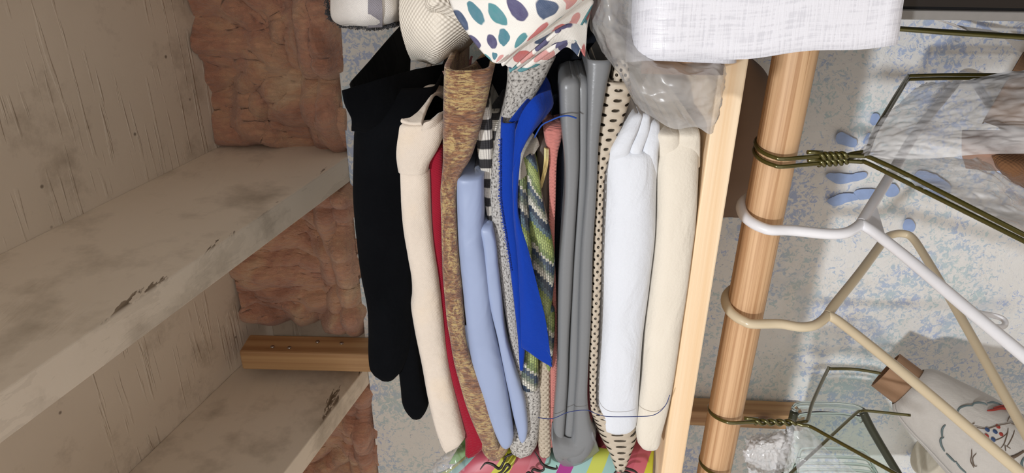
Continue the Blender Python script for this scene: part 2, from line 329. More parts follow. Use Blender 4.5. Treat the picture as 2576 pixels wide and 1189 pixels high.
# ------------------------------------------------------------------ object helpers
def link(name, me, m=None, parent=None, mods=()):
    o = bpy.data.objects.new(name, me); COL.objects.link(o)
    if m: me.materials.append(m)
    if parent: o.parent = parent
    return o
def tag(o, label, cat, group=None, kind=None):
    o['label'] = label; o['category'] = cat
    if group: o['group'] = group
    if kind: o['kind'] = kind
    return o
def empty(name, loc, label, cat, group=None):
    o = bpy.data.objects.new(name, None); COL.objects.link(o); o.location = loc; o.empty_display_size = .02
    return tag(o, label, cat, group)
def mesh(name, V, Fc, m, parent=None, uv=None, smooth=True, solid=0, offset=-1, bev=0, sub=0):
    me = bpy.data.meshes.new(name)
    off = Vector(parent.location) if parent else Vector()
    me.from_pydata([tuple(Vector(v)-off) for v in V], [], Fc)
    if uv:
        l = me.uv_layers.new(name='uv')
        for lp in me.loops: l.data[lp.index].uv = uv[lp.vertex_index]
    for p in me.polygons: p.use_smooth = smooth
    me.update(); o = link(name, me, m, parent)
    if solid:
        s = o.modifiers.new('solid', 'SOLIDIFY'); s.thickness = solid; s.offset = offset
    if bev:
        s = o.modifiers.new('bevel', 'BEVEL'); s.width = bev; s.segments = 2; s.limit_method = 'ANGLE'
    if sub:
        s = o.modifiers.new('sub', 'SUBSURF'); s.levels = s.render_levels = sub
    return o
def hexa(name, c, m, parent=None, bev=.001, cuts=0):      # 8 corners: 4 bottom loop, 4 top loop
    return mesh(name, c, [(0, 3, 2, 1), (4, 5, 6, 7), (0, 1, 5, 4), (1, 2, 6, 5), (2, 3, 7, 6), (3, 0, 4, 7)], m, parent, smooth=False, bev=bev)
def box(name, a, b, m, parent=None, bev=.001):
    x0, y0, z0 = a; x1, y1, z1 = b
    return hexa(name, [(x0, y0, z0), (x1, y0, z0), (x1, y1, z0), (x0, y1, z0), (x0, y0, z1), (x1, y0, z1), (x1, y1, z1), (x0, y1, z1)], m, parent, bev)
def cr(p, t):                                            # Catmull-Rom through tuples, t in 0..n-1
    n = len(p); i = min(int(t), n-2); f = t-i
    a = p[max(i-1, 0)]; b = p[i]; c = p[i+1]; d = p[min(i+2, n-1)]
    return [.5*((2*b[k])+(-a[k]+c[k])*f+(2*a[k]-5*b[k]+4*c[k]-d[k])*f*f+(-a[k]+3*b[k]-3*c[k]+d[k])*f**3) for k in range(len(b))]
def smoothpath(p, n, closed=False): return [Vector(cr([tuple(q) for q in p], i*(len(p)-1)/(n-1))) for i in range(n)]
def tubemesh(pts, r, seg=10, rf=None, V=None, Fc=None):
    V = [] if V is None else V; Fc = [] if Fc is None else Fc; base = len(V)
    n = len(pts); u = None
    for i, p in enumerate(pts):
        t = (pts[min(i+1, n-1)]-pts[max(i-1, 0)]).normalized()
        if u is None:
            u = t.orthogonal().normalized()
        u = (u-t*u.dot(t)).normalized(); v = t.cross(u); rr = r*(rf(i/(n-1)) if rf else 1)
        for k in range(seg):
            a = 2*pi*k/seg; V.append(p+u*(cos(a)*rr)+v*(sin(a)*rr))
    for i in range(n-1):
        for k in range(seg):
            a = base+i*seg+k; b2 = base+i*seg+(k+1) % seg; Fc.append((a, b2, b2+seg, a+seg))
    Fc.append(tuple(base+k for k in range(seg))[::-1]); Fc.append(tuple(base+(n-1)*seg+k for k in range(seg)))
    return V, Fc
def tube(name, paths, r, m, parent=None, seg=10, rf=None):
    V, Fc = [], []
    for p in paths: tubemesh([Vector(q) for q in p], r, seg, rf, V, Fc)
    return mesh(name, V, Fc, m, parent)
SHELF = H-.1405
def nz(p, s): return noise.noise(p*s)
def grid(ctrl, nu, nv):                                  # ctrl rows of world points -> dense bicubic grid
    C = [[tuple(q) for q in r] for r in ctrl]; m = len(C[0])
    dense = [[cr(r, j*(m-1)/(nv-1)) for j in range(nv)] for r in C]
    return [[Vector(cr([dense[a][j] for a in range(len(C))], i*(len(C)-1)/(nu-1))) for j in range(nv)] for i in range(nu)]
def addgrid(V, Fc, UV, G, wr=0, ws=25, clampz=False, seed=0, uvo=(0, 0), crumple=0, an=(.45, 1, 1)):
    base = len(V); nu, nv = len(G), len(G[0]); u = [0]*nu; v = [0]*nv
    for i in range(1, nu): u[i] = u[i-1]+(G[i][nv//2]-G[i-1][nv//2]).length
    for j in range(1, nv): v[j] = v[j-1]+(G[nu//2][j]-G[nu//2][j-1]).length
    sd = Vector((seed*3.1, seed*1.7, seed*2.3))
    for i in range(nu):
        for j in range(nv):
            p = G[i][j]
            if wr:
                a = G[min(i+1, nu-1)][j]-G[max(i-1, 0)][j]; b = G[i][min(j+1, nv-1)]-G[i][max(j-1, 0)]
                nn = a.cross(b)
                if nn.length > 1e-12:
                    nn.normalize(); q = Vector((p.x*ws*an[0], p.y*ws*an[1], p.z*ws*an[2]))+sd
                    d = noise.noise(q)*.7+noise.noise(q*2.3)*.3
                    if crumple: d += crumple*(abs(noise.noise(q*3.1))*2-.6)+crumple*.5*(abs(noise.noise(q*7.3))*2-.6)
                    p = p+nn*(d*wr)
            if clampz and p.z < SHELF+.0006: p = Vector((p.x, p.y, SHELF+.0006))
            V.append(p); UV.append((u[i]+uvo[0], v[j]+uvo[1]))
    for i in range(nu-1):
        for j in range(nv-1):
            a = base+i*nv+j; Fc.append((a, a+nv, a+nv+1, a+1))
def sheet(name, layers, m, parent=None, nu=40, nv=30, wr=.002, ws=25, th=.0012, clampz=False, crumple=0, an=(.45, 1, 1), ext=None):
    """layers: list of control grids given as rows of (x, y, Y)"""
    V, Fc, UV = [], [], []
    if ext == 'col': layers = [[[(r[0][0], r[0][1]-150, r[0][2])]+list(r) for r in c] for c in layers]
    if ext == 'row': layers = [[[(q[0]+30, q[1]-150, q[2]) for q in c[0]]]+list(c) for c in layers]
    for k, c in enumerate(layers):
        addgrid(V, Fc, UV, grid([[P(*q) for q in r] for r in c], nu, nv), wr, ws, clampz, k+len(name), (k*.31, k*.17), crumple, an)
    return mesh(name, V, Fc, m, parent, UV, solid=th, offset=0)
def fold(name, strips, m, parent=None, th=.0025, wr=.0012, ws=22, inner=True, N_=76, nose=.9):
    """strips: dicts rows=[(y, xl, xr[, Yoff])], Y nose plane, depth, ends=(top,bottom) 'open'|'round'"""
    V, Fc, UV = [], [], []
    for si, s in enumerate(strips):
        rows = sorted(s['rows']); Y0 = s.get('Y', .53); dep = s.get('depth', .30); ends = s.get('ends', ('open', 'round'))
        rr = [(r[0], r[1], r[2], r[3] if len(r) > 3 else 0) for r in rows]
        # resample by image row so that the traced edge is followed
        S_ = []
        for i in range(N_):
            t = i/(N_-1)
            y = rr[0][0]+(rr[-1][0]-rr[0][0])*t
            k = 0
            while k < len(rr)-2 and rr[k+1][0] < y: k += 1
            f = (y-rr[k][0])/max(1e-6, rr[k+1][0]-rr[k][0])
            S_.append(cr(rr, k+min(max(f, 0), 1)))
        lay = [(1, 0)] + ([(.62, .006), (.3, .011)] if inner else [])
        for li, (sc, back) in enumerate(lay):
            G = []
            for i, (y, xl, xr, yo) in enumerate(S_):
                Yn = Y0+yo; A = P(xl, y, Yn+.004); B = P(xr, y, Yn+.004)
                mid = (A+B)/2; hv = (A-B)/2*sc; h = hv.length
                r = min(h*nose, .022)
                e = 1.0; push = 0
                t = i/(N_-1); Ls = abs(rr[-1][0]-rr[0][0])
                for end, dist in ((0, t*Ls), (1, (1-t)*Ls)):
                    if ends[end] == 'round':
                        w_ = s.get('cap0', s.get('cap', 26)) if end == 0 else s.get('cap', 26)
                        if dist < w_:
                            q = dist/w_; e *= math.sqrt(max(0, 1-(1-q)**2))*.96+.04; push += (1-math.sqrt(max(0, 1-(1-q)**2)))*r*.9
                row = []
                Yb = min(Yn+dep, .868)
                prof = [(1, Yb), (1, Yb*.6+Yn*.4), (1, Yb*.3+Yn*.7), (1, Yn+r+.004)]
                for k in range(1, 16):
                    a = pi*k/16; prof.append((cos(a) if True else 0, Yn+r-r*(sin(a)**.8)))
                prof += [(-1, Yn+r+.004), (-1, Yb*.3+Yn*.7), (-1, Yb*.6+Yn*.4), (-1, Yb)]
                for (c, yy) in prof:
                    c2 = math.copysign(abs(c)**.75, c)*e
                    p = mid+hv*c2; row.append(Vector((p.x, yy+back+push, p.z)))
                G.append(row)
            addgrid(V, Fc, UV, G, wr if li == 0 else wr*.5, ws, True, si*5+li+len(name), (si*.3, 0 if li == 0 else .13))
    return mesh(name, V, Fc, m, parent, UV, solid=th, offset=1 if False else -1)
def hangcurve(name, pts3, r, m, parent=None, n=60, seg=6): return tube(name, [smoothpath(pts3, n)], r, m, parent, seg)

# ------------------------------------------------------------------ the closet shell
YW = .877; ZB = H+.2314; DJ = .1908; SL = .2577; DX = .0144
def struct(o): o['kind'] = 'structure'; return o
struct(box('floor', (-1.3, -2.2, -.05), (.7, .9, 0), plain('worn_brown_floor', (.25, .18, .12), .6)))
# back wall: slightly wavy plaster as a grid plus hand paint in its own mesh
def build_wall():
    V, Fc, UV = [], [], []; nx, nzz = 120, 130
    for i in range(nx+1):
        for j in range(nzz+1):
            x = -1.3+2.0*i/nx; z = ZB*j/nzz
            y = YW+.0035*noise.noise(Vector((x*5, 1, z*5)))+.0012*noise.noise(Vector((x*19, 4, z*19)))
            if j == nzz: z += 0
            V.append((x, y+.001, z))
    for i in range(nx):
        for j in range(nzz):
            a = i*(nzz+1)+j; Fc.append((a, a+nzz+1, a+nzz+2, a+1))
    nf = len(Fc)
    # top ledge and back
    b0 = len(V); V += [(-1.3, YW+.03, 0), (.7, YW+.03, 0), (.7, YW+.03, ZB), (-1.3, YW+.03, ZB), (-1.3, YW, ZB), (.7, YW, ZB)]
    Fc += [(b0, b0+3, b0+2, b0+1), (b0+4, b0+5, b0+2, b0+3)]
    nf = len(Fc)
    prints = [[(2176, 345, 17), (2185, 350, 14), (2192, 352, 15)],
              [(2103, 343, 10), (2112, 346, 15), (2128, 352, 14), (2142, 358, 13), (2156, 360, 13)],
              [(2078, 440, 9), (2110, 449, 14), (2140, 448, 10), (2160, 444, 11), (2182, 438, 9)],
              [(2080, 505, 8), (2100, 506, 14), (2125, 498, 12), (2150, 495, 9), (2160, 490, 13), (2190, 487, 14), (2210, 484, 11)],
              [(2225, 480, 14), (2245, 478, 17), (2258, 470, 12)],
              [(2274, 578, 9), (2288, 567, 17), (2300, 560, 11)],
              [(2300, 440, 20), (2340, 462, 26), (2390, 485, 22)],
              [(2190, 297, 12), (2200, 300, 16), (2212, 306, 9)]]
    for pr in prints:
        L_, R_ = [], []
        for i in range(28):
            t = i/27*(len(pr)-1); x, y, r = cr(pr, t)
            x2, y2, _ = cr(pr, min(t+.05, len(pr)-1)); x1, y1, _ = cr(pr, max(t-.05, 0))
            dx, dy = x2-x1, y2-y1; l = math.hypot(dx, dy)+1e-6
            e = math.sqrt(max(0, 1-(2*abs(i/27-.5))**4))*.95+.05
            r *= e*(1+.12*noise.noise(Vector((x*.1, y*.1, 3))))
            L_.append(P(x-dy/l*r, y+dx/l*r, YW-.0042)); R_.append(P(x+dy/l*r, y-dx/l*r, YW-.0042))
        b = len(V)
        for a, c in zip(L_, R_): V += [a, (a+c)/2, c]
        for i in range(27):
            for k in (0, 1): Fc.append((b+i*3+k, b+i*3+k+1, b+i*3+k+4, b+i*3+k+3))
    o = mesh('wall_back', V, Fc, M['wall']); o.data.materials.append(M['blue_paint'])
    for i, p in enumerate(o.data.polygons):
        if i >= nf: p.material_index = 1
    return struct(o)
build_wall()
struct(box('wall_left', (-1.34, -.2, 0), (-1.3, .91, H+.75), M['wall']))
struct(box('wall_right', (.7, -.2, 0), (.74, .91, H+.75), M['wall']))
struct(box('wall_front', (-1.3, -.24, H+.52), (.7, -.16, H+.80), M['paint']))
def zc(Y, base): return base+SL*(YW-Y)
def slab(name, x0, x1, zlo, zhi, m, Ya=-.2, Yb=.99, bev=.0015):
    f = lambda Y: DX*(YW-Y)
    c = [(x0+f(Ya), Ya, zc(Ya, zlo)), (x1+f(Ya), Ya, zc(Ya, zlo)), (x1+f(Yb), Yb, zc(Yb, zlo)), (x0+f(Yb), Yb, zc(Yb, zlo)),
         (x0+f(Ya), Ya, zc(Ya, zhi)), (x1+f(Ya), Ya, zc(Ya, zhi)), (x1+f(Yb), Yb, zc(Yb, zhi)), (x0+f(Yb), Yb, zc(Yb, zhi))]
    return hexa(name, c, m, None, bev)
struct(slab('ceiling', -1.34, .74, ZB+DJ, ZB+DJ+.015, M['ply']))
for i, x in enumerate((-.3301, -.6678, -1.005, .045, .40)):
    struct(slab('trim_%d' % (i+1), x-.0355, x, ZB+.0005, ZB+DJ, M['paint'], Yb=.94))
struct(slab('trim_6', -1.3, .7, ZB, ZB+DJ, M['ply'], .955, .975))
# insulation batts stuffed between the joists above the wall
def batt(x0, x1, label, seed, lip=True, fold_x=None):
    V, Fc, UV = [], [], []; nu, nv = 110, 90; G = []
    for i in range(nu):
        row = []; s = i/(nu-1); x = x0+(x1-x0)*s
        for j in range(nv):
            t = j/(nv-1); z = ZB+.001+t*(DJ-.006)
            y = .912
            q = Vector((x*11, seed*7.7, z*9)); n1 = noise.noise(q)
            rid = 1-abs(noise.noise(Vector((x*15+seed, 2.2, z*13+n1*1.2))))*2.6
            fine = noise.noise(Vector((x*60, seed, z*42)))
            rid2 = 1-abs(noise.noise(Vector((x*34+seed, 8.2, z*22+n1*2))))*3
            y += .020*n1-.014*max(rid, -.5)-.004*max(rid2, -.4)+.004*fine+.002*noise.noise(Vector((x*150, 3, z*60)))
            # lip bulging over the wall's top edge in long vertical-grained folds
            g = math.exp(-((z-ZB-.018)/.030)**2); y += g*.012*max(-.4, 1-3*abs(noise.noise(Vector((x*3+seed, 1.3, z*38+noise.noise(Vector((x*9, 0, 2)))*1.5)))))
            y -= g*(.034+.012*noise.noise(Vector((x*7, 5, seed)))+.006*sin(z*260+4*noise.noise(Vector((x*9, 0, 0)))))
            if j == 0: y = .905
            edge = min(s, 1-s); y += .03*math.exp(-edge*40)
            row.append(Vector((x+DX*(YW-y), y, z)))
        G.append(row)
    addgrid(V, Fc, UV, G)
    o = mesh('insulation_batt', V, Fc, M['wool'], None, UV, solid=.02, offset=0)
    return tag(o, label, 'insulation', 'pink insulation between the joists')
batt(-.329, .008, 'pink fibreglass insulation above the wall, right of the upper painted joist', 1)
batt(-.6135, -.3665, 'pink fibreglass insulation between the two painted joists above the wall', 2)
batt(-1.0, -.7045, 'pink fibreglass insulation beyond the farther painted joist, at lower left of photo', 3)
# short stud beside the far joist, nails
st = empty('wood_stud', (-.62, .85, ZB), 'short knotty yellow wood stud with nails beside the far painted joist', 'stud')
box('post', (-.647, .832, H-.10), (-.6145, .8755, H+.405), M['stud'], st, .003)
for (zz, xx) in ((.335, -.6145), (.298, -.6145), (.262, -.6145), (.36, -.6145)):
    p = Vector((xx, .852+.01*sin(zz*50), H+zz)); tube('nail', [[p, p+Vector((.0012, 0, 0))]], .003, M['chrome'], st, 10)
st = empty('wood_batten', (-.73, .85, H-.5), 'rough wooden batten standing against the blue wall behind the rod', 'batten')
a0, a1 = P(1700, 1000, .855), P(2600, 1085, .855); dn = Vector((0, 0, a1.z-a0.z)).normalized()
hexa('post', [(-.742, .838, H-.43), (-.715, .838, H-.43), (-.715, .872, H-.43), (-.742, .872, H-.43), (-.735, .838, H-.164), (-.708, .838, H-.164), (-.708, .872, H-.164), (-.735, .872, H-.164)], M['stud'], st, .002)

# ------------------------------------------------------------------ shelf and rod
tag(box('shelf_board', (-1.29, .517, SHELF-.0205), (.69, .868, SHELF), M['pine'], None, .0015), 'pale pine shelf board carrying the folded fabrics', 'shelf')
ZR = H-.2225; YR = .594; RR = .0178
rod = tube('closet_rod', [[Vector((-1.3+i*.02, YR, ZR+.003*sin(i*.05))) for i in range(101)]], RR, M['rod'], None, 48)
tag(rod, 'round orange pine closet rod under the shelf with hangers on it', 'rod')

# ------------------------------------------------------------------ the stack of folded fabrics on the shelf
G_ = 'folded fabrics stacked on the shelf'
def cloth(o, label, cat='folded fabric'): return tag(o, label, cat)
def strip(rows, Y=.53, **k): return dict(rows=rows, Y=Y, **k)

# black velvet, topmost
cloth(fold('black_velvet_fabric', [
    strip([(222, 868, 1100, .02), (245, 872, 1090, .012), (300, 886, 1060), (350, 880, 1040), (430, 879, 1035), (520, 880, 1030), (620, 888, 1040), (700, 898, 1042), (780, 915, 1038), (850, 919, 1040), (900, 920, 1034), (940, 928, 1016), (965, 955, 996)], .512, cap=30, ends=('open', 'round')),
    strip([(420, 985, 1040), (600, 1005, 1045), (720, 1000, 1046), (850, 1000, 1050), (930, 1002, 1056), (985, 1008, 1064), (1020, 1012, 1073), (1056, 1032, 1064)], .520, cap=30)],
    M['velvet'], wr=.004, ws=16, th=.002, inner=False), 'black velvet fabric folded on top of the stack, sagging over its front')
cl = sheet('velvet_flap', [[[(862, 228, .50), (985, 190, .53), (1060, 172, .58), (1130, 160, .64)], [(868, 262, .50), (980, 240, .52), (1060, 215, .56), (1120, 205, .62)],
    [(884, 300, .503), (975, 300, .515), (1050, 280, .54), (1115, 270, .6)], [(884, 330, .51), (975, 340, .52), (1050, 340, .55), (1115, 330, .6)]]], M['velvet'], bpy.data.objects['black_velvet_fabric'], wr=.003, th=.002)

# cream flannel
cf = cloth(fold('cream_flannel_fabric', [
    strip([(296, 1012, 1120, .012), (312, 992, 1118), (345, 987, 1114), (385, 986, 1100), (420, 994, 1082), (442, 1000, 1077)], .508, ends=('open', 'round'), cap=8, depth=.2),
    strip([(432, 990, 1078), (460, 992, 1080), (560, 1004, 1086), (640, 1020, 1092), (700, 1034, 1098), (740, 1037, 1102), (780, 1034, 1106), (880, 1050, 1120), (960, 1064, 1136), (1030, 1079, 1152), (1090, 1094, 1166), (1112, 1102, 1166), (1138, 1114, 1128)], .512, cap=22)],
    M['flannel'], wr=.0036, ws=20, inner=False), 'cream flannel fabric with one turned-back end, folded under the black velvet')
sheet('turned_end', [[[(1008, 306, .512), (1040, 250, .535), (1075, 218, .56), (1110, 220, .58)], [(1030, 312, .51), (1058, 262, .53), (1085, 226, .552), (1118, 232, .575)], [(1060, 312, .508), (1072, 272, .522), (1094, 238, .54), (1125, 250, .57)]],
    [[(1066, 310, .508), (1088, 300, .51), (1108, 285, .52), (1130, 275, .54)], [(1060, 330, .506), (1080, 322, .508), (1100, 315, .515), (1130, 310, .54)]]], M['flannel'], cf, wr=.0012, th=.003, ws=50)

cloth(fold('crimson_fabric', [strip([(352, 1092, 1122, .01), (365, 1070, 1118, .004), (382, 1071, 1116), (450, 1080, 1116), (560, 1087, 1115), (650, 1092, 1116), (720, 1100, 1120), (800, 1108, 1130), (880, 1120, 1142), (950, 1134, 1160), (1020, 1150, 1200), (1070, 1160, 1228), (1110, 1168, 1238), (1150, 1170, 1186)], .520, cap=10)],
    M['crimson'], wr=.0012, inner=False), 'crimson red crepe fabric, a thin fold under the cream flannel')

ch = cloth(fold('brown_chenille_fabric', [
    strip([(176, 1113, 1243), (200, 1113, 1238), (250, 1113, 1228), (300, 1113, 1216), (350, 1113, 1203), (400, 1114, 1186), (440, 1112, 1160), (490, 1108, 1148), (560, 1109, 1150), (640, 1111, 1154), (700, 1113, 1160), (800, 1123, 1167), (850, 1131, 1172), (900, 1139, 1184), (950, 1150, 1210), (1010, 1166, 1232), (1060, 1185, 1246), (1100, 1205, 1250), (1135, 1222, 1262)], .505, ends=('open', 'round'), depth=.22, cap=12),
    strip([(1085, 1272, 1298), (1105, 1215, 1292), (1130, 1208, 1282), (1160, 1222, 1262)], .515, ends=('round', 'round'), cap=24)],
    M['chenille'], wr=.0016, ws=30, inner=False, th=.004), 'brown and gold chenille fabric standing open like a tube at its right end')
sheet('rear_layer', [[[(1116, 178, .53), (1150, 176, .56), (1190, 160, .59), (1222, 128, .62)], [(1130, 215, .535), (1165, 215, .56), (1205, 210, .60), (1255, 190, .63)], [(1140, 260, .54), (1170, 260, .57), (1205, 270, .60), (1245, 260, .63)]]], M['chenille'], ch, wr=.002, th=.003)

cloth(fold('pale_blue_satin_fabric', [
    strip([(428, 1164, 1222, .015), (446, 1144, 1216), (480, 1144, 1216), (540, 1147, 1216), (600, 1150, 1214), (660, 1155, 1222), (720, 1160, 1230), (800, 1168, 1240), (880, 1178, 1254), (950, 1194, 1270), (1010, 1213, 1280), (1060, 1232, 1288), (1100, 1248, 1292), (1128, 1262, 1282)], .505, cap=20, cap0=5, ends=('round', 'round')),
    strip([(552, 1214, 1240, .008), (575, 1206, 1241), (620, 1212, 1250), (680, 1217, 1256), (740, 1226, 1262), (800, 1236, 1268), (860, 1250, 1278), (930, 1266, 1297), (990, 1280, 1315), (1050, 1292, 1326), (1080, 1300, 1328), (1110, 1308, 1320)], .508, cap=16, cap0=6, ends=('round', 'round')),
    strip([(812, 1164, 1180), (870, 1172, 1186), (920, 1180, 1192)], .512, cap=4)],
    M['blue'], wr=.0032, ws=24, inner=False, th=.0015), 'pale blue satin fabric in two long rounded folds below the brown chenille')

cloth(fold('striped_ticking_fabric', [
    strip([(262, 1194, 1226), (280, 1192, 1232), (340, 1196, 1238), (400, 1205, 1240), (460, 1214, 1240), (520, 1222, 1240), (565, 1230, 1242)], .520, ends=('round', 'round'), cap=14, depth=.1),
    strip([(280, 1222, 1262, .01), (330, 1222, 1258), (400, 1226, 1248), (470, 1230, 1246), (560, 1236, 1246)], .526, ends=('round', 'round'), cap=14, depth=.12)],
    M['stripe'], wr=.001, inner=False), 'black and cream striped cloth poking out beside the grey flecked fabric')
sheet('dark_tassel_cloth', [[[(1225, 300, .545), (1240, 262, .55), (1262, 232, .56), (1290, 180, .58)], [(1238, 308, .54), (1252, 272, .55), (1272, 240, .56), (1300, 190, .58)], [(1250, 300, .545), (1262, 276, .55), (1280, 250, .56), (1310, 210, .58)]]], M['charcoal'], None, wr=.003, th=.002)
tag(bpy.data.objects['dark_tassel_cloth'], 'crumpled charcoal cloth tucked between brown chenille and grey flecked fabric', 'fabric')

cloth(fold('grey_marl_fabric', [
    strip([(150, 1290, 1400, -.002), (175, 1276, 1388), (215, 1274, 1368), (260, 1268, 1340), (300, 1258, 1320), (340, 1248, 1300), (400, 1240, 1290), (480, 1233, 1285), (560, 1237, 1290), (650, 1250, 1296), (750, 1264, 1302), (850, 1282, 1312), (930, 1298, 1350), (1000, 1302, 1362), (1060, 1296, 1360), (1110, 1280, 1355), (1135, 1282, 1346), (1153, 1298, 1322)], .516, ends=('open', 'round'), cap=16)],
    M['marl'], wr=.0012, inner=True, th=.003), 'light grey fabric with black flecks, folded above the royal blue felt')

rb = cloth(fold('royal_blue_felt_fabric', [
    strip([(306, 1260, 1300), (340, 1259, 1300), (420, 1257, 1298), (500, 1258, 1300), (560, 1266, 1300), (620, 1276, 1306), (700, 1286, 1312), (780, 1295, 1318), (850, 1303, 1322), (925, 1308, 1316)], .503, ends=('open', 'open'), depth=.06)],
    M['royal'], wr=.0006, inner=False, th=.0014), 'royal blue felt with a loose looped end and a long pointed tail')
sheet('looped_end', [
    [[(1280, 306, .507), (1315, 262, .512), (1345, 225, .53), (1372, 193, .55)], [(1296, 312, .509), (1325, 275, .516), (1360, 235, .53), (1382, 215, .548)], [(1300, 330, .513), (1330, 290, .522), (1368, 250, .535), (1391, 262, .54)]],
    [[(1297, 330, .496), (1312, 285, .498), (1345, 243, .50), (1385, 226, .515)], [(1293, 380, .496), (1322, 320, .496), (1358, 285, .498), (1391, 262, .518)], [(1290, 440, .497), (1308, 390, .497), (1330, 345, .499), (1374, 290, .512)]],
    [[(1290, 440, .497), (1293, 420, .496), (1300, 398, .496), (1310, 380, .497)], [(1293, 540, .497), (1296, 535, .495), (1299, 530, .495), (1301, 525, .496)], [(1303, 640, .497), (1312, 638, .494), (1322, 636, .494), (1330, 634, .495)],
     [(1308, 740, .497), (1323, 738, .494), (1340, 735, .494), (1355, 732, .495)], [(1311, 820, .497), (1332, 818, .494), (1355, 815, .494), (1374, 812, .495)], [(1312, 872, .498), (1335, 888, .495), (1360, 906, .495), (1388, 922, .496)]]],
    M['royal'], rb, wr=.0008, th=.0013, nu=60)
V, Fc = [], []
for i in range(150):                                   # frayed edge
    y = 350+i*2.2+random.uniform(-1, 1); x = 1258+(max(0, y-500))*.16
    a = P(x+3, y, .503); b = P(x-random.uniform(1, 6), y+random.uniform(-4, 6), .502); tubemesh([a, (a+b)/2, b], .00025, 4, None, V, Fc)
fr = mesh('frayed_edge', V, Fc, M['royal'], rb); fr['kind'] = 'stuff'

cloth(fold('ikat_satin_fabric', [
    strip([(378, 1312, 1338, .004), (400, 1312, 1348), (430, 1322, 1355), (480, 1326, 1362), (540, 1330, 1374), (600, 1332, 1388), (650, 1334, 1396), (700, 1338, 1396), (750, 1346, 1392), (790, 1352, 1384)], .508, ends=('round', 'open'), cap=14, depth=.1),
    strip([(405, 1294, 1330, .004), (440, 1296, 1330), (520, 1302, 1334), (600, 1310, 1340), (700, 1320, 1350), (780, 1330, 1358), (860, 1316, 1356), (920, 1312, 1354), (960, 1314, 1353), (982, 1318, 1350)], .512, ends=('round', 'round'), cap=10, depth=.1),
    strip([(765, 1366, 1392, .004), (800, 1364, 1394), (850, 1368, 1394), (900, 1372, 1390), (930, 1376, 1386)], .512, ends=('round', 'round'), cap=20, depth=.05)],
    M['ikat'], wr=.002, ws=30, inner=False, th=.0015), 'green and navy ikat satin bundle with zigzag pattern below the royal blue felt')
ik = bpy.data.objects['ikat_satin_fabric']
sheet('plain_backing', [[[(1296, 440, .512), (1305, 385, .514), (1325, 355, .52), (1340, 335, .53)], [(1305, 452, .509), (1320, 400, .51), (1335, 372, .515), (1350, 345, .52)], [(1324, 440, .510), (1330, 412, .511), (1342, 390, .514), (1356, 365, .52)]]], M['greylining'], ik, wr=.001)

tp = cloth(fold('taupe_satin_fabric', [
    strip([(330, 1356, 1374, .01), (360, 1352, 1380), (420, 1350, 1382), (480, 1352, 1380), (540, 1358, 1380), (620, 1366, 1384)], .522, ends=('round', 'round'), cap=12)],
    M['taupe'], wr=.002, inner=False), 'dark taupe satin with gold stitching between the ikat satin and the pink fabric')
V, Fc = [], []
for k in range(4):
    pts = smoothpath([P(1370+k*3, 370+k, .5185), P(1369+k*3, 410, .517), P(1364+k*2.6, 440, .5175), P(1356+k*1.5, 478, .519)], 22)
    tubemesh(pts, .0005, 5, None, V, Fc)
mesh('gold_stitching', V, Fc, M['goldthread'], tp)

cloth(fold('pink_boucle_fabric', [
    strip([(300, 1366, 1418, .012), (320, 1366, 1416), (350, 1370, 1412), (380, 1376, 1404), (420, 1380, 1400), (500, 1380, 1398), (560, 1380, 1396), (640, 1384, 1396), (720, 1388, 1400), (800, 1388, 1402), (900, 1384, 1402), (1000, 1384, 1398), (1080, 1385, 1394), (1120, 1386, 1391)], .520, ends=('round', 'round'), cap=10)],
    M['pink'], wr=.0008, inner=False), 'dusty pink boucle fabric, a narrow fold above the black strip and grey vinyl')
cloth(fold('navy_crepe_fabric', [
    strip([(225, 1370, 1428, .03), (300, 1396, 1424, .02), (350, 1402, 1420), (450, 1400, 1420), (550, 1398, 1416), (650, 1392, 1412), (750, 1390, 1408), (850, 1392, 1408)], .530, ends=('round', 'round'), cap=10)],
    M['navy'], wr=.0008, inner=False), 'blackish navy crepe fabric squeezed between the pink fabric and grey vinyl')
cloth(sheet('dark_speckled_fabric', [[[(1375, 150, .56), (1400, 130, .57), (1440, 110, .58), (1480, 90, .6)], [(1392, 230, .55), (1410, 210, .556), (1440, 180, .57), (1480, 150, .6)], [(1385, 330, .545), (1405, 320, .55), (1430, 300, .56), (1470, 280, .59)]]], M['navy'], None, wr=.004, th=.002), 'black fabric in the gap between the royal blue felt and grey vinyl', 'fabric')
cloth(sheet('metallic_trim', [[[(1410, 240, .53), (1408, 205, .532), (1412, 182, .536), (1425, 178, .54)], [(1420, 235, .53), (1418, 205, .53), (1422, 192, .532), (1432, 186, .538)]]], M['goldthread'], None, wr=.0015, ws=90, th=.001, nu=14), 'curled glittery metallic trim beside the top of the grey vinyl', 'trim')

cloth(fold('braided_cord_fabric', [
    strip([(895, 1356, 1386, .004), (950, 1355, 1384), (1010, 1354, 1384), (1070, 1354, 1386), (1120, 1354, 1388), (1146, 1358, 1384)], .520, ends=('round', 'round'), cap=4)],
    M['braid'], wr=.0006, inner=False), 'beige braided fabric end between the grey flecked fabric and grey vinyl')

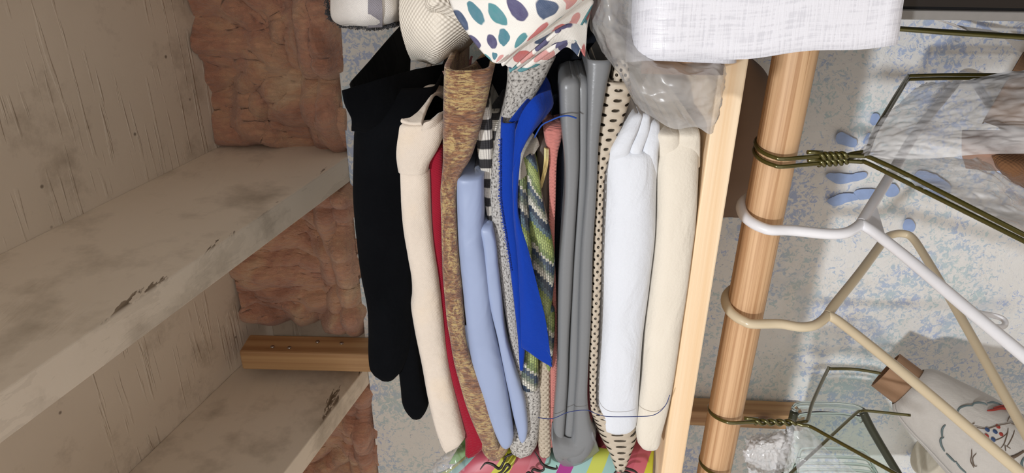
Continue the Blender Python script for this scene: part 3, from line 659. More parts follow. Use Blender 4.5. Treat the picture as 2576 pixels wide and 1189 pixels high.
gv = cloth(fold('grey_vinyl_fabric', [
    strip([(188, 1418, 1456, .006), (205, 1411, 1458), (240, 1409, 1459), (320, 1412, 1458), (400, 1419, 1458), (480, 1420, 1454), (560, 1415, 1449), (660, 1408, 1442), (760, 1405, 1436), (860, 1404, 1430), (940, 1402, 1428), (1020, 1396, 1424), (1080, 1391, 1420), (1130, 1390, 1420), (1160, 1400, 1424)], .505, cap=24, ends=('round', 'round')),
    strip([(185, 1440, 1478, .006), (215, 1452, 1480), (300, 1456, 1478), (400, 1456, 1477), (480, 1453, 1476), (560, 1448, 1470), (660, 1441, 1464), (760, 1436, 1460), (860, 1432, 1458), (960, 1428, 1455), (1040, 1422, 1450), (1100, 1418, 1442), (1138, 1424, 1438)], .509, cap=20, ends=('round', 'round')),
    strip([(150, 1476, 1540), (170, 1478, 1538), (220, 1478, 1526), (290, 1478, 1514), (360, 1477, 1506), (440, 1476, 1502), (520, 1470, 1498), (620, 1462, 1492), (720, 1458, 1490), (820, 1455, 1486), (920, 1452, 1480), (1000, 1446, 1478), (1060, 1442, 1486), (1100, 1436, 1500), (1140, 1420, 1490), (1168, 1430, 1460)], .503, ends=('open', 'round'), cap=20, depth=.2)],
    M['vinyl'], wr=.0008, ws=14, inner=False, th=.0022), 'grey vinyl with three long rounded folds and one open end')
sheet('bottom_wrap', [[[(1391, 1060, .512), (1390, 1110, .50), (1396, 1150, .505), (1420, 1172, .53)], [(1402, 1085, .508), (1410, 1120, .502), (1420, 1150, .505), (1440, 1173, .53)], [(1440, 1100, .508), (1450, 1125, .503), (1458, 1148, .505), (1468, 1163, .53)], [(1480, 1060, .512), (1492, 1088, .505), (1500, 1110, .51), (1508, 1132, .53)]]], M['vinyl'], gv, wr=.002, th=.002)

cloth(fold('perforated_vinyl_fabric', [
    strip([(205, 1519, 1588), (240, 1515, 1590), (290, 1510, 1575), (340, 1504, 1558), (390, 1500, 1536), (440, 1500, 1522), (520, 1497, 1517), (600, 1493, 1515), (700, 1490, 1512), (800, 1486, 1507), (900, 1482, 1503), (980, 1482, 1500), (1030, 1486, 1508), (1060, 1492, 1570), (1100, 1505, 1606), (1140, 1530, 1592), (1180, 1548, 1572)], .508, ends=('open', 'open'), depth=.2),
    strip([(148, 1543, 1578, .006), (170, 1542, 1584), (205, 1540, 1586), (225, 1540, 1586)], .512, ends=('open', 'open'), depth=.12)],
    M['mesh'], wr=.0005, inner=True, th=.0016), 'beige perforated vinyl with rows of holes, between grey vinyl and white batting')

cloth(fold('maroon_satin_fabric', [strip([(900, 1474, 1486), (960, 1472, 1488), (1040, 1470, 1490), (1084, 1474, 1490)], .512, ends=('round', 'open'), cap=8, depth=.1),
    strip([(1080, 1500, 1560, .004), (1120, 1500, 1560), (1165, 1512, 1540)], .54, ends=('round', 'open'), cap=8)],
    M['maroon'], wr=.0006, inner=False), 'dark maroon satin peeping out below the grey vinyl folds')

cloth(fold('white_batting', [
    strip([(372, 1532, 1650, .006), (390, 1519, 1656), (470, 1518, 1656), (600, 1516, 1653), (700, 1514, 1645), (800, 1512, 1632), (900, 1508, 1622), (1000, 1504, 1616), (1060, 1504, 1612), (1098, 1520, 1600)], .506, ends=('round', 'round'), cap=22, cap0=12),
    strip([(284, 1592, 1618, .008), (330, 1560, 1606, .002), (372, 1534, 1590), (400, 1526, 1584, .004), (440, 1524, 1580, .012)], .504, ends=('round', 'open'), cap=14, depth=.2),
    strip([(284, 1612, 1634, .008), (330, 1598, 1632, .004), (372, 1582, 1618, .001), (400, 1580, 1612, .006), (430, 1580, 1610, .012)], .506, ends=('round', 'open'), cap=14, depth=.2),
    strip([(300, 1630, 1660, .01), (345, 1618, 1662, .005), (385, 1612, 1658, .004), (450, 1610, 1654, .012)], .505, ends=('round', 'open'), cap=20, depth=.15)],
    M['batting'], wr=.0024, ws=22, inner=False, th=.004, nose=1.0), 'thick white polyester batting with pleated upper end, above the ivory fleece')
cloth(fold('ivory_fleece', [
    strip([(322, 1668, 1700, .006), (340, 1655, 1712), (370, 1655, 1712, .004), (420, 1657, 1712, .012)], .507, ends=('round', 'open'), cap=12, depth=.2),
    strip([(318, 1712, 1756, .006), (340, 1702, 1764), (370, 1700, 1765, .004), (420, 1702, 1764, .012)], .508, ends=('round', 'open'), cap=12, depth=.2),
    strip([(345, 1656, 1765, .004), (450, 1657, 1764), (560, 1656, 1757), (660, 1648, 1748), (760, 1636, 1734), (860, 1626, 1716), (960, 1618, 1700), (1040, 1608, 1684), (1100, 1602, 1668), (1136, 1612, 1662)], .508, ends=('round', 'round'), cap=22, cap0=14)],
    M['fleece'], wr=.0014, ws=24, inner=False, th=.004, nose=1.0), 'ivory fleece folded flat on the shelf at the bottom of the stack')

# blue threads trailing over the folds
tag(hangcurve('blue_thread', [P(1345, 345, .508), P(1362, 316, .503), P(1385, 303, .50), P(1410, 293, .499), P(1430, 291, .498), P(1450, 297, .499)], .0006, M['thread']), 'short royal blue thread lying across the grey vinyl, near its top end', 'thread')
tag(hangcurve('navy_thread', [P(1354, 1050, .507), P(1390, 1052, .497), P(1430, 1036, .496), P(1475, 1031, .497), P(1500, 1040, .499), P(1530, 1047, .499), P(1600, 1047, .499), P(1645, 1043, .502), P(1672, 1022, .504), P(1685, 993, .505)], .00038, M['darkthread']), 'long thin navy thread curving across the white batting', 'thread')
tag(hangcurve('blue_thread', [P(1388, 922, .498), P(1388, 905, .496), P(1382, 890, .495), P(1376, 880, .495)], .0003, M['thread']), 'tiny blue thread at the point of the blue felt tail', 'thread')
bpy.data.objects['blue_thread.001'].name = 'loose_thread'

# ------------------------------------------------------------------ second pile, reaching in from the right
fg = cloth(sheet('gauze_scarf', [
    [[(822, -60, .60), (835, -20, .595), (838, 40, .59), (860, 58, .60), (870, 66, .64)], [(870, -60, .585), (880, -20, .575), (885, 30, .57), (890, 60, .58), (895, 68, .63)], [(930, -60, .58), (935, -20, .57), (935, 30, .565), (935, 62, .58), (935, 70, .63)], [(990, -60, .59), (990, -20, .58), (990, 30, .575), (985, 58, .59), (985, 66, .63)], [(1020, -60, .61), (1016, -20, .605), (1014, 20, .60), (1010, 50, .61), (1008, 55, .64)]],
    [[(960, 20, .60), (950, 50, .60), (945, 68, .60)], [(1015, 20, .61), (1012, 45, .61), (1008, 58, .61)]]], M['gauze'], None, wr=.002, ws=40, th=.003, ext='col'), 'white gauze scarf with grey woven stripe and frayed charcoal edges, uppermost at the right', 'scarf')
sheet('grey_band', [[[(925, -60, .5795), (927, -20, .5690), (926, 30, .5640), (927, 66, .579)], [(942, -60, .5795), (945, -20, .5690), (946, 30, .5640), (945, 66, .579)], [(956, -60, .5805), (960, -20, .5700), (962, 30, .5650), (962, 66, .580)]]], M['greystripe'], fg, wr=.001, ws=60, th=.003, ext='col')
V, Fc = [], []
edge = [(822, -10, .596), (826, 30, .592), (836, 46, .592), (860, 60, .60), (890, 64, .585), (930, 68, .58), (960, 66, .585), (990, 60, .588), (1008, 54, .602), (1016, 20, .60), (1020, -10, .605)]
for i in range(420):
    x, y, Y = cr(edge, random.random()*(len(edge)-1)); a = P(x, y-3, Y)
    b = P(x+random.uniform(-7, 7), y+random.uniform(-2, 9), Y-.002); c = P(x+random.uniform(-10, 10), y+random.uniform(-2, 11), Y)
    tubemesh([a, b, c], .0003, 4, None, V, Fc)
f_ = mesh('charcoal_fringe', V, Fc, M['charcoal'], fg); f_['kind'] = 'stuff'

kn = cloth(sheet('open_knit_cloth', [
    [[(1020, -60, .60), (1012, 0, .58), (1012, 60, .575), (1025, 120, .58), (1036, 150, .60)], [(1060, -60, .57), (1060, 0, .555), (1060, 60, .55), (1065, 120, .56), (1062, 153, .585)], [(1110, -60, .56), (1110, 0, .545), (1112, 60, .54), (1108, 120, .55), (1095, 158, .58)], [(1180, -40, .57), (1178, 20, .555), (1185, 60, .555), (1175, 95, .565), (1130, 135, .59)], [(1215, 0, .60), (1210, 50, .59), (1200, 80, .59), (1182, 105, .60), (1140, 140, .62)]]],
    M['knit'], None, wr=.003, ws=24, th=.004, nu=50, nv=44, ext='col'), 'cream open-knit cloth hanging in a point between the gauze scarf and printed cotton')
sheet('rolled_fold', [[[(1068, -50, .545), (1070, 0, .54), (1076, 22, .54), (1095, 34, .545)], [(1082, -50, .535), (1088, 0, .53), (1094, 14, .532), (1108, 30, .54)], [(1120, -50, .54), (1126, 0, .535), (1140, 20, .538), (1155, 50, .54)]]], M['knit'], kn, wr=.002, th=.003, ext='col')

dt = cloth(sheet('printed_cotton_cloth', [
    [[(1300, -60, .40), (1250, -80, .43), (1200, -80, .45), (1125, -60, .48)], [(1480, -30, .44), (1380, -10, .43), (1260, 10, .44), (1140, 20, .47)], [(1455, 8, .45), (1385, 50, .44), (1290, 75, .445), (1180, 85, .465)], [(1336, 92, .452), (1310, 112, .452), (1275, 130, .455), (1215, 130, .465)], [(1262, 156, .466), (1256, 157, .465), (1249, 157, .465), (1240, 154, .466)]],
    [[(1480, -20, .47), (1380, 50, .455), (1310, 105, .462), (1262, 150, .47)], [(1490, 5, .475), (1395, 70, .462), (1325, 112, .467), (1272, 162, .474)], [(1462, 60, .48), (1415, 56, .468), (1350, 112, .472), (1284, 172, .478)]],
    [[(1470, 20, .485), (1400, 68, .474), (1340, 118, .477), (1282, 166, .482)], [(1475, 60, .488), (1420, 72, .476), (1352, 128, .48), (1290, 172, .486)], [(1470, 142, .50), (1440, 98, .484), (1375, 118, .486), (1302, 172, .49)]],
    [[(1470, 90, .50), (1430, 90, .49), (1365, 125, .492), (1300, 168, .494)], [(1460, 120, .505), (1425, 102, .495), (1382, 132, .495), (1335, 168, .496)], [(1455, 140, .51), (1425, 115, .50), (1390, 140, .50), (1350, 164, .50)]]],
    M['dots'], None, wr=.0012, ws=22, th=.0018, nu=60, ext='row'), 'white cotton cloth printed with teal, coral and navy dabs, folded like a fan')
cloth(sheet('black_lining_fabric', [[[(1200, 150, .58), (1300, 110, .56), (1390, 60, .55), (1470, -50, .54)], [(1240, 210, .57), (1300, 190, .56), (1400, 130, .55), (1500, -50, .54)], [(1262, 260, .56), (1300, 240, .57), (1420, 190, .57), (1500, 100, .56)]]], M['navy'], None, wr=.003, th=.002), 'black fabric lying behind the fan-folded printed cotton', 'fabric')

# roll of white woven sheeting in its plastic bag
rl = empty('white_sheeting_roll', P(1700, 100, .47), 'roll of white woven plastic sheeting, its loose end hanging over the shelf edge and rod', 'roll')
zc_ = SHELF+.0355; yc = .488
x0r = -.1015
def spiral(x, z_l=None):
    pts = []
    for k in range(40):
        a = -pi*2*k/39*1.9; r = .0345-.0012*(k/39)
        pts.append(Vector((x, yc+r*cos(a+pi), zc_+r*sin(a+pi))))
    return pts
V, Fc, UV = [], [], []
def turn(q):                                            # the roll lies at a slant on the shelf
    s_, n_ = q.x-x0r, q.y-yc
    return Vector((x0r-.009+s_*.975-n_*.222, yc+s_*.222+n_*.975, q.z))
def rollgrid():
    G = []
    for i in range(24):
        x = x0r+.26*i/23; row = []
        # loose end hanging from the roll's front
        for k in range(16):
            t = k/15; z = zc_-(1-t)*.126
            row.append(Vector((x+.0125*(1-t)+.0010*sin(z*90), yc-.0352-.004*(1-t)+.002*noise.noise(Vector((x*12, z*14, 0))), z)))
        for k in range(1, 60):
            a = pi-2*pi*k/59*1.6; r = .0352-.0016*(k/59); f_ = lambda v: math.copysign(abs(v)**.62, v)
            row.append(Vector((x+.0006*sin(a*3), yc+r*f_(cos(a)), zc_+r*f_(sin(a)))))
        G.append([turn(q) for q in row])
    return G
addgrid(V, Fc, UV, rollgrid(), .0007, 40)
mesh('wound_sheeting', V, Fc, M['whitesheet'], rl, UV, solid=.0009, offset=0)
def hollow(name, p0, p1, r, th_, m, parent, seg=48):
    ax = (p1-p0).normalized(); u = ax.orthogonal().normalized(); v = ax.cross(u); V, Fc = [], []
    prof = [(p0, r), (p1, r), (p1, r-th_), (p0, r-th_)]
    for k in range(seg):
        a = 2*pi*k/seg
        for (p, q) in prof: V.append(p+(u*cos(a)+v*sin(a))*q)
    for k in range(seg):
        for j in range(4):
            a = k*4+j; b = k*4+(j+1) % 4; c = ((k+1) % seg)*4+(j+1) % 4; d = ((k+1) % seg)*4+j; Fc.append((a, b, c, d))
    return mesh(name, V, Fc, m, parent, smooth=False)
hollow('cardboard_core', turn(Vector((x0r-.008, yc, zc_-.002))), turn(Vector((x0r+.25, yc, zc_-.002))), .0275, .003, M['card'], rl)
tag(sheet('plastic_bag', [
    [[(1476, -60, .50), (1478, 40, .50), (1500, 95, .50), (1540, 160, .485), (1590, 230, .475)], [(1520, -60, .475), (1530, 40, .475), (1545, 120, .465), (1570, 200, .455), (1600, 262, .458)], [(1560, -60, .485), (1580, 60, .485), (1600, 150, .46), (1620, 230, .445), (1650, 300, .45)],
     [(1598, -60, .50), (1630, 100, .48), (1660, 180, .442), (1690, 250, .440), (1700, 325, .445)], [(1640, 20, .50), (1690, 120, .48), (1730, 190, .442), (1755, 250, .440), (1750, 318, .448)], [(1680, 90, .49), (1740, 130, .475), (1790, 190, .443), (1800, 250, .445), (1788, 335, .452)], [(1700, 120, .485), (1770, 132, .475), (1822, 150, .462), (1824, 220, .46), (1800, 300, .465)]]],
    M['smoke'], None, wr=.0035, ws=24, th=0, nu=110, nv=90, crumple=.4, an=(1, 1, .7)), 'crumpled cloudy plastic bag around the left end of the white roll', 'plastic bag')

# things at the far left end of the shelf
gb = tag(sheet('gift_bag', [[[(1020, 1215, .56), (1060, 1200, .555), (1120, 1185, .55), (1180, 1150, .55)], [(1150, 1215, .53), (1170, 1185, .53), (1200, 1140, .54), (1230, 1095, .57)], [(1300, 1215, .525), (1300, 1185, .525), (1300, 1140, .535), (1300, 1090, .57)], [(1450, 1215, .525), (1450, 1185, .525), (1450, 1140, .535), (1450, 1090, .57)], [(1580, 1215, .53), (1580, 1185, .53), (1580, 1130, .54), (1580, 1080, .57)], [(1640, 1215, .535), (1642, 1185, .535), (1646, 1130, .55), (1650, 1080, .58)]]], M['burlap'], None, wr=.002, ws=20, th=.001, nu=60, clampz=True), 'glossy gift bag striped in teal, pink and yellow with black script, left of the stack', 'gift bag')
V, Fc = [], []
for pts in ([(1208, 1180), (1222, 1164), (1240, 1168), (1256, 1178), (1268, 1160), (1278, 1140)], [(1240, 1195), (1262, 1186), (1275, 1168), (1282, 1176), (1262, 1195)], [(1268, 1150), (1290, 1140), (1306, 1134)],
            [(1345, 1135), (1356, 1152), (1366, 1168), (1384, 1176), (1400, 1178), (1400, 1170)], [(1366, 1168), (1368, 1180), (1358, 1184), (1344, 1180), (1338, 1186), (1348, 1192)], [(1322, 1192), (1330, 1188), (1338, 1194)], [(1540, 1196), (1552, 1184), (1572, 1178), (1596, 1184), (1608, 1196)], [(1556, 1196), (1572, 1187), (1590, 1192)]):
    q = [(x, y, .5165-.0 if y > 1165 else .5235-(y-1140)*.0002) for x, y in pts]
    tube('script_stroke', [smoothpath([P(*a) for a in q], 24)], .0009, M['ink'], gb, 8, lambda t: .5+1.1*sin(pi*t))
tag(sheet('clear_plastic_bag', [[[(1085, 1210, .56), (1082, 1180, .56), (1095, 1160, .57), (1120, 1148, .60)], [(1110, 1210, .53), (1105, 1170, .535), (1120, 1140, .55), (1140, 1130, .60)], [(1160, 1210, .525), (1150, 1165, .53), (1145, 1130, .545), (1150, 1105, .60)], [(1190, 1210, .53), (1180, 1170, .535), (1165, 1130, .55), (1160, 1108, .61)]]], M['thinfilm'], None, wr=.004, ws=40, th=0, crumple=.5), 'clear plastic bag beside the striped gift bag at the stack\'s left end', 'plastic bag')
tag(sheet('green_printed_cloth', [[[(1130, 1165, .60), (1150, 1130, .60), (1180, 1090, .62)], [(1200, 1165, .60), (1200, 1120, .60), (1200, 1080, .62)]]], plain('green_print', (.16, .30, .10), .6), None, wr=.002, th=.001), 'small green cloth glimpsed behind the crimson fabric\'s left end', 'cloth')

# ------------------------------------------------------------------ under the shelf
kb = tag(sheet('brown_paper_bag', [
    [[(1800, 120, .72), (1800, 300, .72), (1790, 420, .715), (1780, 500, .72), (1775, 552, .74)], [(1872, 120, .69), (1866, 260, .69), (1850, 380, .69), (1832, 480, .70), (1835, 548, .735)], [(1890, 150, .70), (1930, 240, .70), (1925, 360, .70), (1900, 470, .71), (1860, 548, .75)], [(1930, 190, .75), (1975, 280, .75), (1975, 400, .76), (1940, 480, .77), (1905, 540, .79)], [(1900, 160, .80), (1950, 260, .81), (1960, 380, .82), (1940, 470, .82), (1900, 520, .83)]]], M['kraft'], None, wr=.003, ws=12, th=.0015, nu=50), 'brown paper bundle tucked behind the rod under the shelf', 'paper bag')
def rod_pt(x): return Vector((x, YR, ZR-H))
def hook(o, phi, r, w_, neck_drop=.05, side=1):
    """points around the rod in the hanger's plane: from behind, over the top, down the front"""
    d = Vector((sin(phi), cos(phi), 0)); R_ = RR+w_*1.5+.002; pts = []
    c = o-d*(w_*.5+.0012)+Vector((0, 0, R_-RR-w_*.9))*-1+Vector((0, 0, (R_-RR-w_*.95)*0)); c = o-d*(w_*.5+.0014)-Vector((0, 0, (R_-RR-w_)*0))
    c = Vector((c.x, c.y, o.z+RR+w_-R_))
    for k in range(13):
        a = radians(-40+205*k/12); pts.append(c+d*(R_*cos(a))+Vector((0, 0, R_*sin(a)+.0004)))
    return pts, d
# two plastic hangers
def plastic_hanger(name, label, m, rx, phi, neck, far, corner, lower, near, rad, extra=None):
    o = Vector((rx, YR, ZR)); root = empty(name, o, label, 'hanger')
    o0 = Vector((rx, YR, ZR-H)); hp, d = hook(o, phi, RR, rad)
    T = lambda q: PP(q[0], q[1], o0, phi)
    tube('hook', [smoothpath(hp+[T(q) for q in neck], 70)], rad, m, root, 16)
    c = T(neck[-1])
    tube('shoulder_arm', [smoothpath([c]+[T(q) for q in far], 24)], rad, m, root, 16)
    tube('shoulder_arm', [smoothpath([c]+[T(q) for q in near], 24)], rad, m, root, 16)
    tube('trouser_bar', [smoothpath([T(q) for q in corner], 60)], rad*.92, m, root, 16)
    return root, T, d
root, T, d = plastic_hanger('plastic_hanger', 'white plastic hanger hooked over the rod with a small strap hook', M['white_pl'], -.2667, radians(13),
    [(1990, 579), (2080, 588), (2125, 586), (2150, 575), (2166, 562)], [(2185, 530), (2240, 440), (2310, 325), (2400, 215)], [(2400, 215), (2425, 190), (2450, 205), (2500, 280), (2576, 400), (2700, 600)], None,
    [(2185, 574), (2205, 588), (2290, 655), (2440, 782), (2576, 894), (2760, 1048)], .0048)
g = [T(q) for q in ((2166, 566), (2195, 515), (2204, 518), (2229, 603), (2195, 585))]
th_ = Vector((d.y, -d.x, 0))*.001
mesh('web', [p+th_ for p in g]+[p-th_ for p in g], [(0, 1, 2, 3, 4), (9, 8, 7, 6, 5)]+[(k, k+5, (k+1) % 5+5, (k+1) % 5) for k in range(5)], M['white_pl'], root, smooth=False)
tube('strap_hook', [smoothpath([T(q) for q in ((2440, 781), (2470, 788), (2505, 795), (2524, 803), (2529, 814), (2520, 822), (2503, 821))], 30)], .0022, M['white_pl'], root, 10)
root, T, d = plastic_hanger('plastic_hanger', 'beige plastic hanger on the rod, left of the white one', M['beige_pl'], -.3656, radians(13),
    [(1960, 814), (2010, 822), (2045, 819), (2068, 806), (2082, 792)], [(2100, 765), (2160, 690), (2222, 606)], [(2222, 606), (2238, 592), (2268, 587), (2295, 598), (2330, 650), (2400, 768), (2500, 945), (2620, 1160)], None,
    [(2098, 800), (2120, 815), (2200, 878), (2330, 985), (2470, 1105), (2600, 1215)], .0046)
# olive wire hangers
def wire_hanger(label, rx, phi, neck0, neck1, far, near, r=.0019, par=None, tail=True):
    o = Vector((rx, YR, ZR)); root = empty('wire_hanger', o, label, 'hanger')
    o0 = Vector((rx, YR, ZR-H)); hp, d = hook(o, phi, RR, r)
    T = lambda q: PP(q[0], q[1], o0, phi)
    a, b = T(neck0), T(neck1)
    tube('hook', [smoothpath(hp+[a*.6+hp[-1]*.4, a], 60)], r, M['wire'], root, 10)
    n = 70; ax = (b-a).normalized(); u = Vector((d.y, -d.x, 0)); v = ax.cross(u); tw = [[], []]
    for i in range(n):
        t = i/(n-1); p = a+(b-a)*t
        for s in (0, 1):
            an = t*2*pi*2.3+s*pi; tw[s].append(p+(u*cos(an)+v*sin(an))*r*1.15)
    tube('twist', tw, r, M['wire'], root, 8)
    tube('shoulder_wire', [smoothpath([b]+[T(q) for q in far], 50)], r, M['wire'], root, 8)
    tube('shoulder_wire', [smoothpath([b]+[T(q) for q in near], 50)], r, M['wire'], root, 8)
    if tail: tube('cut_end', [[a+(b-a)*.06+u*r*1.9, a+u*r*2.3-ax*.012]], r, M['wire'], root, 8)
    return root, T
farA = [(2150, 385), (2176, 381), (2184, 372), (2200, 330), (2235, 270), (2278, 200), (2285, 192), (2300, 190), (2440, 188), (2700, 190)]
wire_hanger('olive wire hanger, right one of the touching pair right of the white hanger', -.2048, radians(10), (2062, 393), (2128, 391), farA, [(2170, 393), (2190, 396), (2300, 448), (2576, 590), (2800, 705)])
wire_hanger('olive wire hanger, left one of the touching pair right of the white hanger', -.2118, radians(10), (2062, 411), (2128, 405), [(q[0], q[1]+9) for q in farA], [(2165, 407), (2185, 411), (2300, 468), (2576, 606), (2800, 720)])
wire_hanger('olive wire hanger left of the beige hanger, its arm reaching the cardboard tube', -.500, radians(-8), (1900, 1061), (2000, 1063), [(2020, 1060), (2032, 1054), (2045, 1010), (2082, 930), (2090, 927), (2150, 928), (2215, 938)], [(2020, 1069), (2040, 1073), (2090, 1100), (2250, 1189), (2420, 1285)])
wire_hanger('olive wire hanger at the far left, its wire crossing behind the nearer hanger', -.572, radians(-4), (1870, 1215), (1960, 1222), [(1990, 1189), (2060, 1125), (2150, 1042), (2165, 1034), (2185, 1033), (2290, 1044)], [(1990, 1240), (2050, 1280), (2200, 1370)])
o = wire_hanger('olive wire hanger at far right beside the black case, mostly hidden', -.108, radians(17), (2078, 68), (2160, 66), [(2200, 68), (2300, 74), (2420, 82), (2700, 100)], [(2200, 69), (2300, 76), (2420, 85), (2700, 102)])
# bunched hooks at the far left of the rod
for i, x in enumerate((-.5995, -.608)):
    wr_ = empty('wire_hanger', Vector((x, YR, ZR)), 'olive wire hook at the far left end of the rod, %s of two bunched together' % ('right' if i == 0 else 'left'), 'hanger')
    hp, d = hook(Vector((x, YR, ZR)), radians(-10+7*i), RR, .0016+.0006*i)
    tube('hook', [smoothpath(hp+[hp[-1]+Vector((0, .004, -.05)), hp[-1]+Vector((-.01, .012, -.09))], 50)], .0016, M['wire'], wr_, 8)

# cardboard tubes and cloths hanging from the wires
def cone(name, rings, m, parent, seg=56, wr=.0, caps=False, solid=.0015, ws=20):
    V, Fc, UV = [], [], []; n = len(rings); G = []
    for i in range(n*6-5):
        t = i/6; r = cr([tuple(q[0])+(q[1],) for q in rings], t); p = Vector(r[:3]); rad = r[3]
        ax = (rings[-1][0]-rings[0][0]).normalized(); u = ax.orthogonal().normalized(); v = ax.cross(u)
        G.append([p+(u*cos(2*pi*k/seg)+v*sin(2*pi*k/seg))*rad for k in range(seg+1)])
    if wr:
        for row in G:
            for k in range(seg):
                q = row[k]; row[k] = q+(q-row[(k+seg//2) % seg]).normalized()*wr*noise.noise(q*ws)
            row[seg] = row[0].copy()
    addgrid(V, Fc, UV, G)
    return mesh(name, V, Fc, m, parent, UV, solid=solid, offset=0)
A, B = P(2228, 930, .80), P(2650, 1250, .66)
tb = empty('cardboard_tube', A, 'brown cardboard tube on the wire hanger, in the top of the embroidered cloth', 'tube')
ax = (B-A).normalized(); hollow('tube_wall', A, A+ax*.10, .029, .0022, M['card'], tb)
rg = lambda t, r: (A+(B-A)*t, r)
ec = empty('embroidered_cloth', A+ax*.03, 'white cloth with scalloped embroidery and red and blue dots around the cardboard tube', 'cloth')
CONE = [rg(.145, .0305), rg(.18, .038), rg(.25, .043), rg(.45, .053), rg(.8, .068), rg(1.1, .08)]
cone('cloth_body', CONE, M['embwhite'], ec, wr=.003, solid=.0012)
def oncone(x, y, lift=.0014):
    d = D(x, y); o_ = Vector((0, 0, H)); lo, best = .35, None
    k = 0.35
    while k < 1.3:
        p = o_+d*k; t = (p-A).dot(B-A)/(B-A).length_squared
        rr = [(0.145, .0305), (.18, .038), (.25, .043), (.45, .053), (.8, .068), (1.1, .08)]
        tt = min(max(t, .13), 1.1); r = 0
        for (a0_, r0), (a1_, r1) in zip(rr, rr[1:]):
            if a0_ <= tt <= a1_: r = r0+(r1-r0)*(tt-a0_)/(a1_-a0_)
        if (p-(A+(B-A)*t)).length < r+lift+.0015 and t > .1: return p
        k += .0008
    return None
def emb(name, paths, r, m):
    for pth in paths:
        q = [oncone(x, y) for x, y in pth]; q = [a for a in q if a is not None]
        if len(q) > 1: tube(name, [smoothpath(q, 8*len(q))], r, m, ec, 6, lambda t: .6+.5*sin(pi*t))
emb('scallop_border', [[(2392, 1042), (2400, 1037), (2412, 1038)], [(2408, 1038), (2414, 1026), (2430, 1020), (2446, 1020)], [(2446, 1020), (2452, 1013), (2470, 1012), (2484, 1018)], [(2484, 1013), (2500, 1011), (2520, 1018)], [(2520, 1014), (2540, 1013), (2560, 1018), (2576, 1020)],
    [(2378, 1068), (2370, 1080), (2370, 1100)], [(2374, 1100), (2366, 1105), (2368, 1120), (2376, 1135)], [(2380, 1140), (2392, 1152), (2402, 1162)], [(2404, 1160), (2416, 1176), (2430, 1189)], [(2576, 1150), (2570, 1165), (2574, 1180)]], .0012, M['greygreen'])
emb('brown_outline', [[(2440, 1084), (2450, 1074), (2480, 1078), (2510, 1070), (2540, 1064)], [(2434, 1078), (2444, 1068), (2452, 1064)], [(2540, 1062), (2556, 1068), (2576, 1062)], [(2534, 1060), (2540, 1048), (2556, 1040)], [(2548, 1064), (2556, 1052), (2556, 1042)],
    [(2536, 1076), (2534, 1090), (2526, 1115), (2518, 1126)], [(2552, 1082), (2548, 1095), (2538, 1115), (2532, 1122)], [(2528, 1118), (2530, 1134)], [(2530, 1120), (2542, 1128)], [(2444, 1130), (2444, 1145), (2442, 1160), (2450, 1176)], [(2456, 1140), (2447, 1152), (2450, 1170), (2458, 1172)],
    [(2488, 1124), (2486, 1115), (2520, 1100), (2536, 1086)]], .0006, M['brownemb'])
emb('brown_cloud', [[(2504, 1140), (2516, 1134), (2524, 1142), (2534, 1152), (2552, 1148), (2576, 1134)]], .0022, M['brownemb'])
def embdots(name, pts, m):
    for x, y in pts:
        V, Fc = [], []; c = oncone(x, y)
        if c is None: continue
        n = (c-(A+(B-A)*((c-A).dot(B-A)/(B-A).length_squared))).normalized(); u = n.orthogonal().normalized(); v = n.cross(u)
        V.append(c+n*.0008)
        for k in range(14): V.append(c+u*cos(2*pi*k/14)*.0030+v*sin(2*pi*k/14)*.0024-n*.0004)
        for k in range(14): Fc.append((0, 1+k, 1+(k+1) % 14))
        mesh(name, V, Fc, m, ec)
embdots('red_dot', [(2452, 1091), (2482, 1096), (2511, 1072), (2520, 1092)], M['redemb'])
embdots('navy_dot', [(2464, 1102), (2480, 1115), (2484, 1080), (2499, 1105), (2504, 1085)], M['blueemb'])
emb('red_sprig', [[(2484, 1032), (2500, 1030), (2520, 1026), (2545, 1030), (2566, 1040)], [(2500, 1026), (2520, 1021), (2548, 1024), (2560, 1034)]], .0016, M['redemb'])
tag(cone('ivory_cloth_roll', [(P(2334, 1129, .845), .001), (P(2335, 1130, .845), .034), (P(2355, 1145, .84), .040), (P(2450, 1200, .86), .045), (P(2650, 1300, .80), .05)], M['ivorycloth'], None, wr=.004, solid=.001), 'rolled ivory cloth against the wall below the embroidered cloth', 'cloth')

A2, B2 = P(2522, 222, .74), P(2760, 300, .69)
t2 = empty('cardboard_tube', A2, 'wide brown cardboard tube sticking out of the clear plastic wrap', 'tube')
hollow('tube_wall', A2, A2+(B2-A2).normalized()*.2, .037, .0025, M['card'], t2)
cone('tube_cap', [(A2, .001), (A2+(B2-A2)*.001, .036), (A2+(B2-A2)*.01, .0365)], M['card'], t2, solid=.001)
tag(sheet('pink_rolled_fabric', [[[(2420, 330, .70), (2420, 380, .68), (2430, 420, .70)], [(2500, 330, .69), (2500, 390, .665), (2500, 425, .69)], [(2700, 340, .69), (2700, 400, .665), (2700, 430, .69)]]], fabric('dusty_rose_cloth', (.42, .25, .18), .9), None, wr=.003, th=.003), 'dusty rose rolled fabric seen through the plastic wrap', 'fabric')
tag(sheet('coarse_brown_fabric', [[[(2494, 392, .665), (2510, 420, .66), (2540, 450, .67), (2576, 470, .68)], [(2540, 390, .66), (2545, 425, .65), (2565, 450, .66), (2620, 480, .68)], [(2650, 400, .665), (2650, 425, .66), (2650, 450, .66), (2680, 480, .68)]]], M['coarse'], None, wr=.003, ws=60, th=.003), 'coarse dark brown fabric at the right frame edge between two plastic folds', 'fabric')
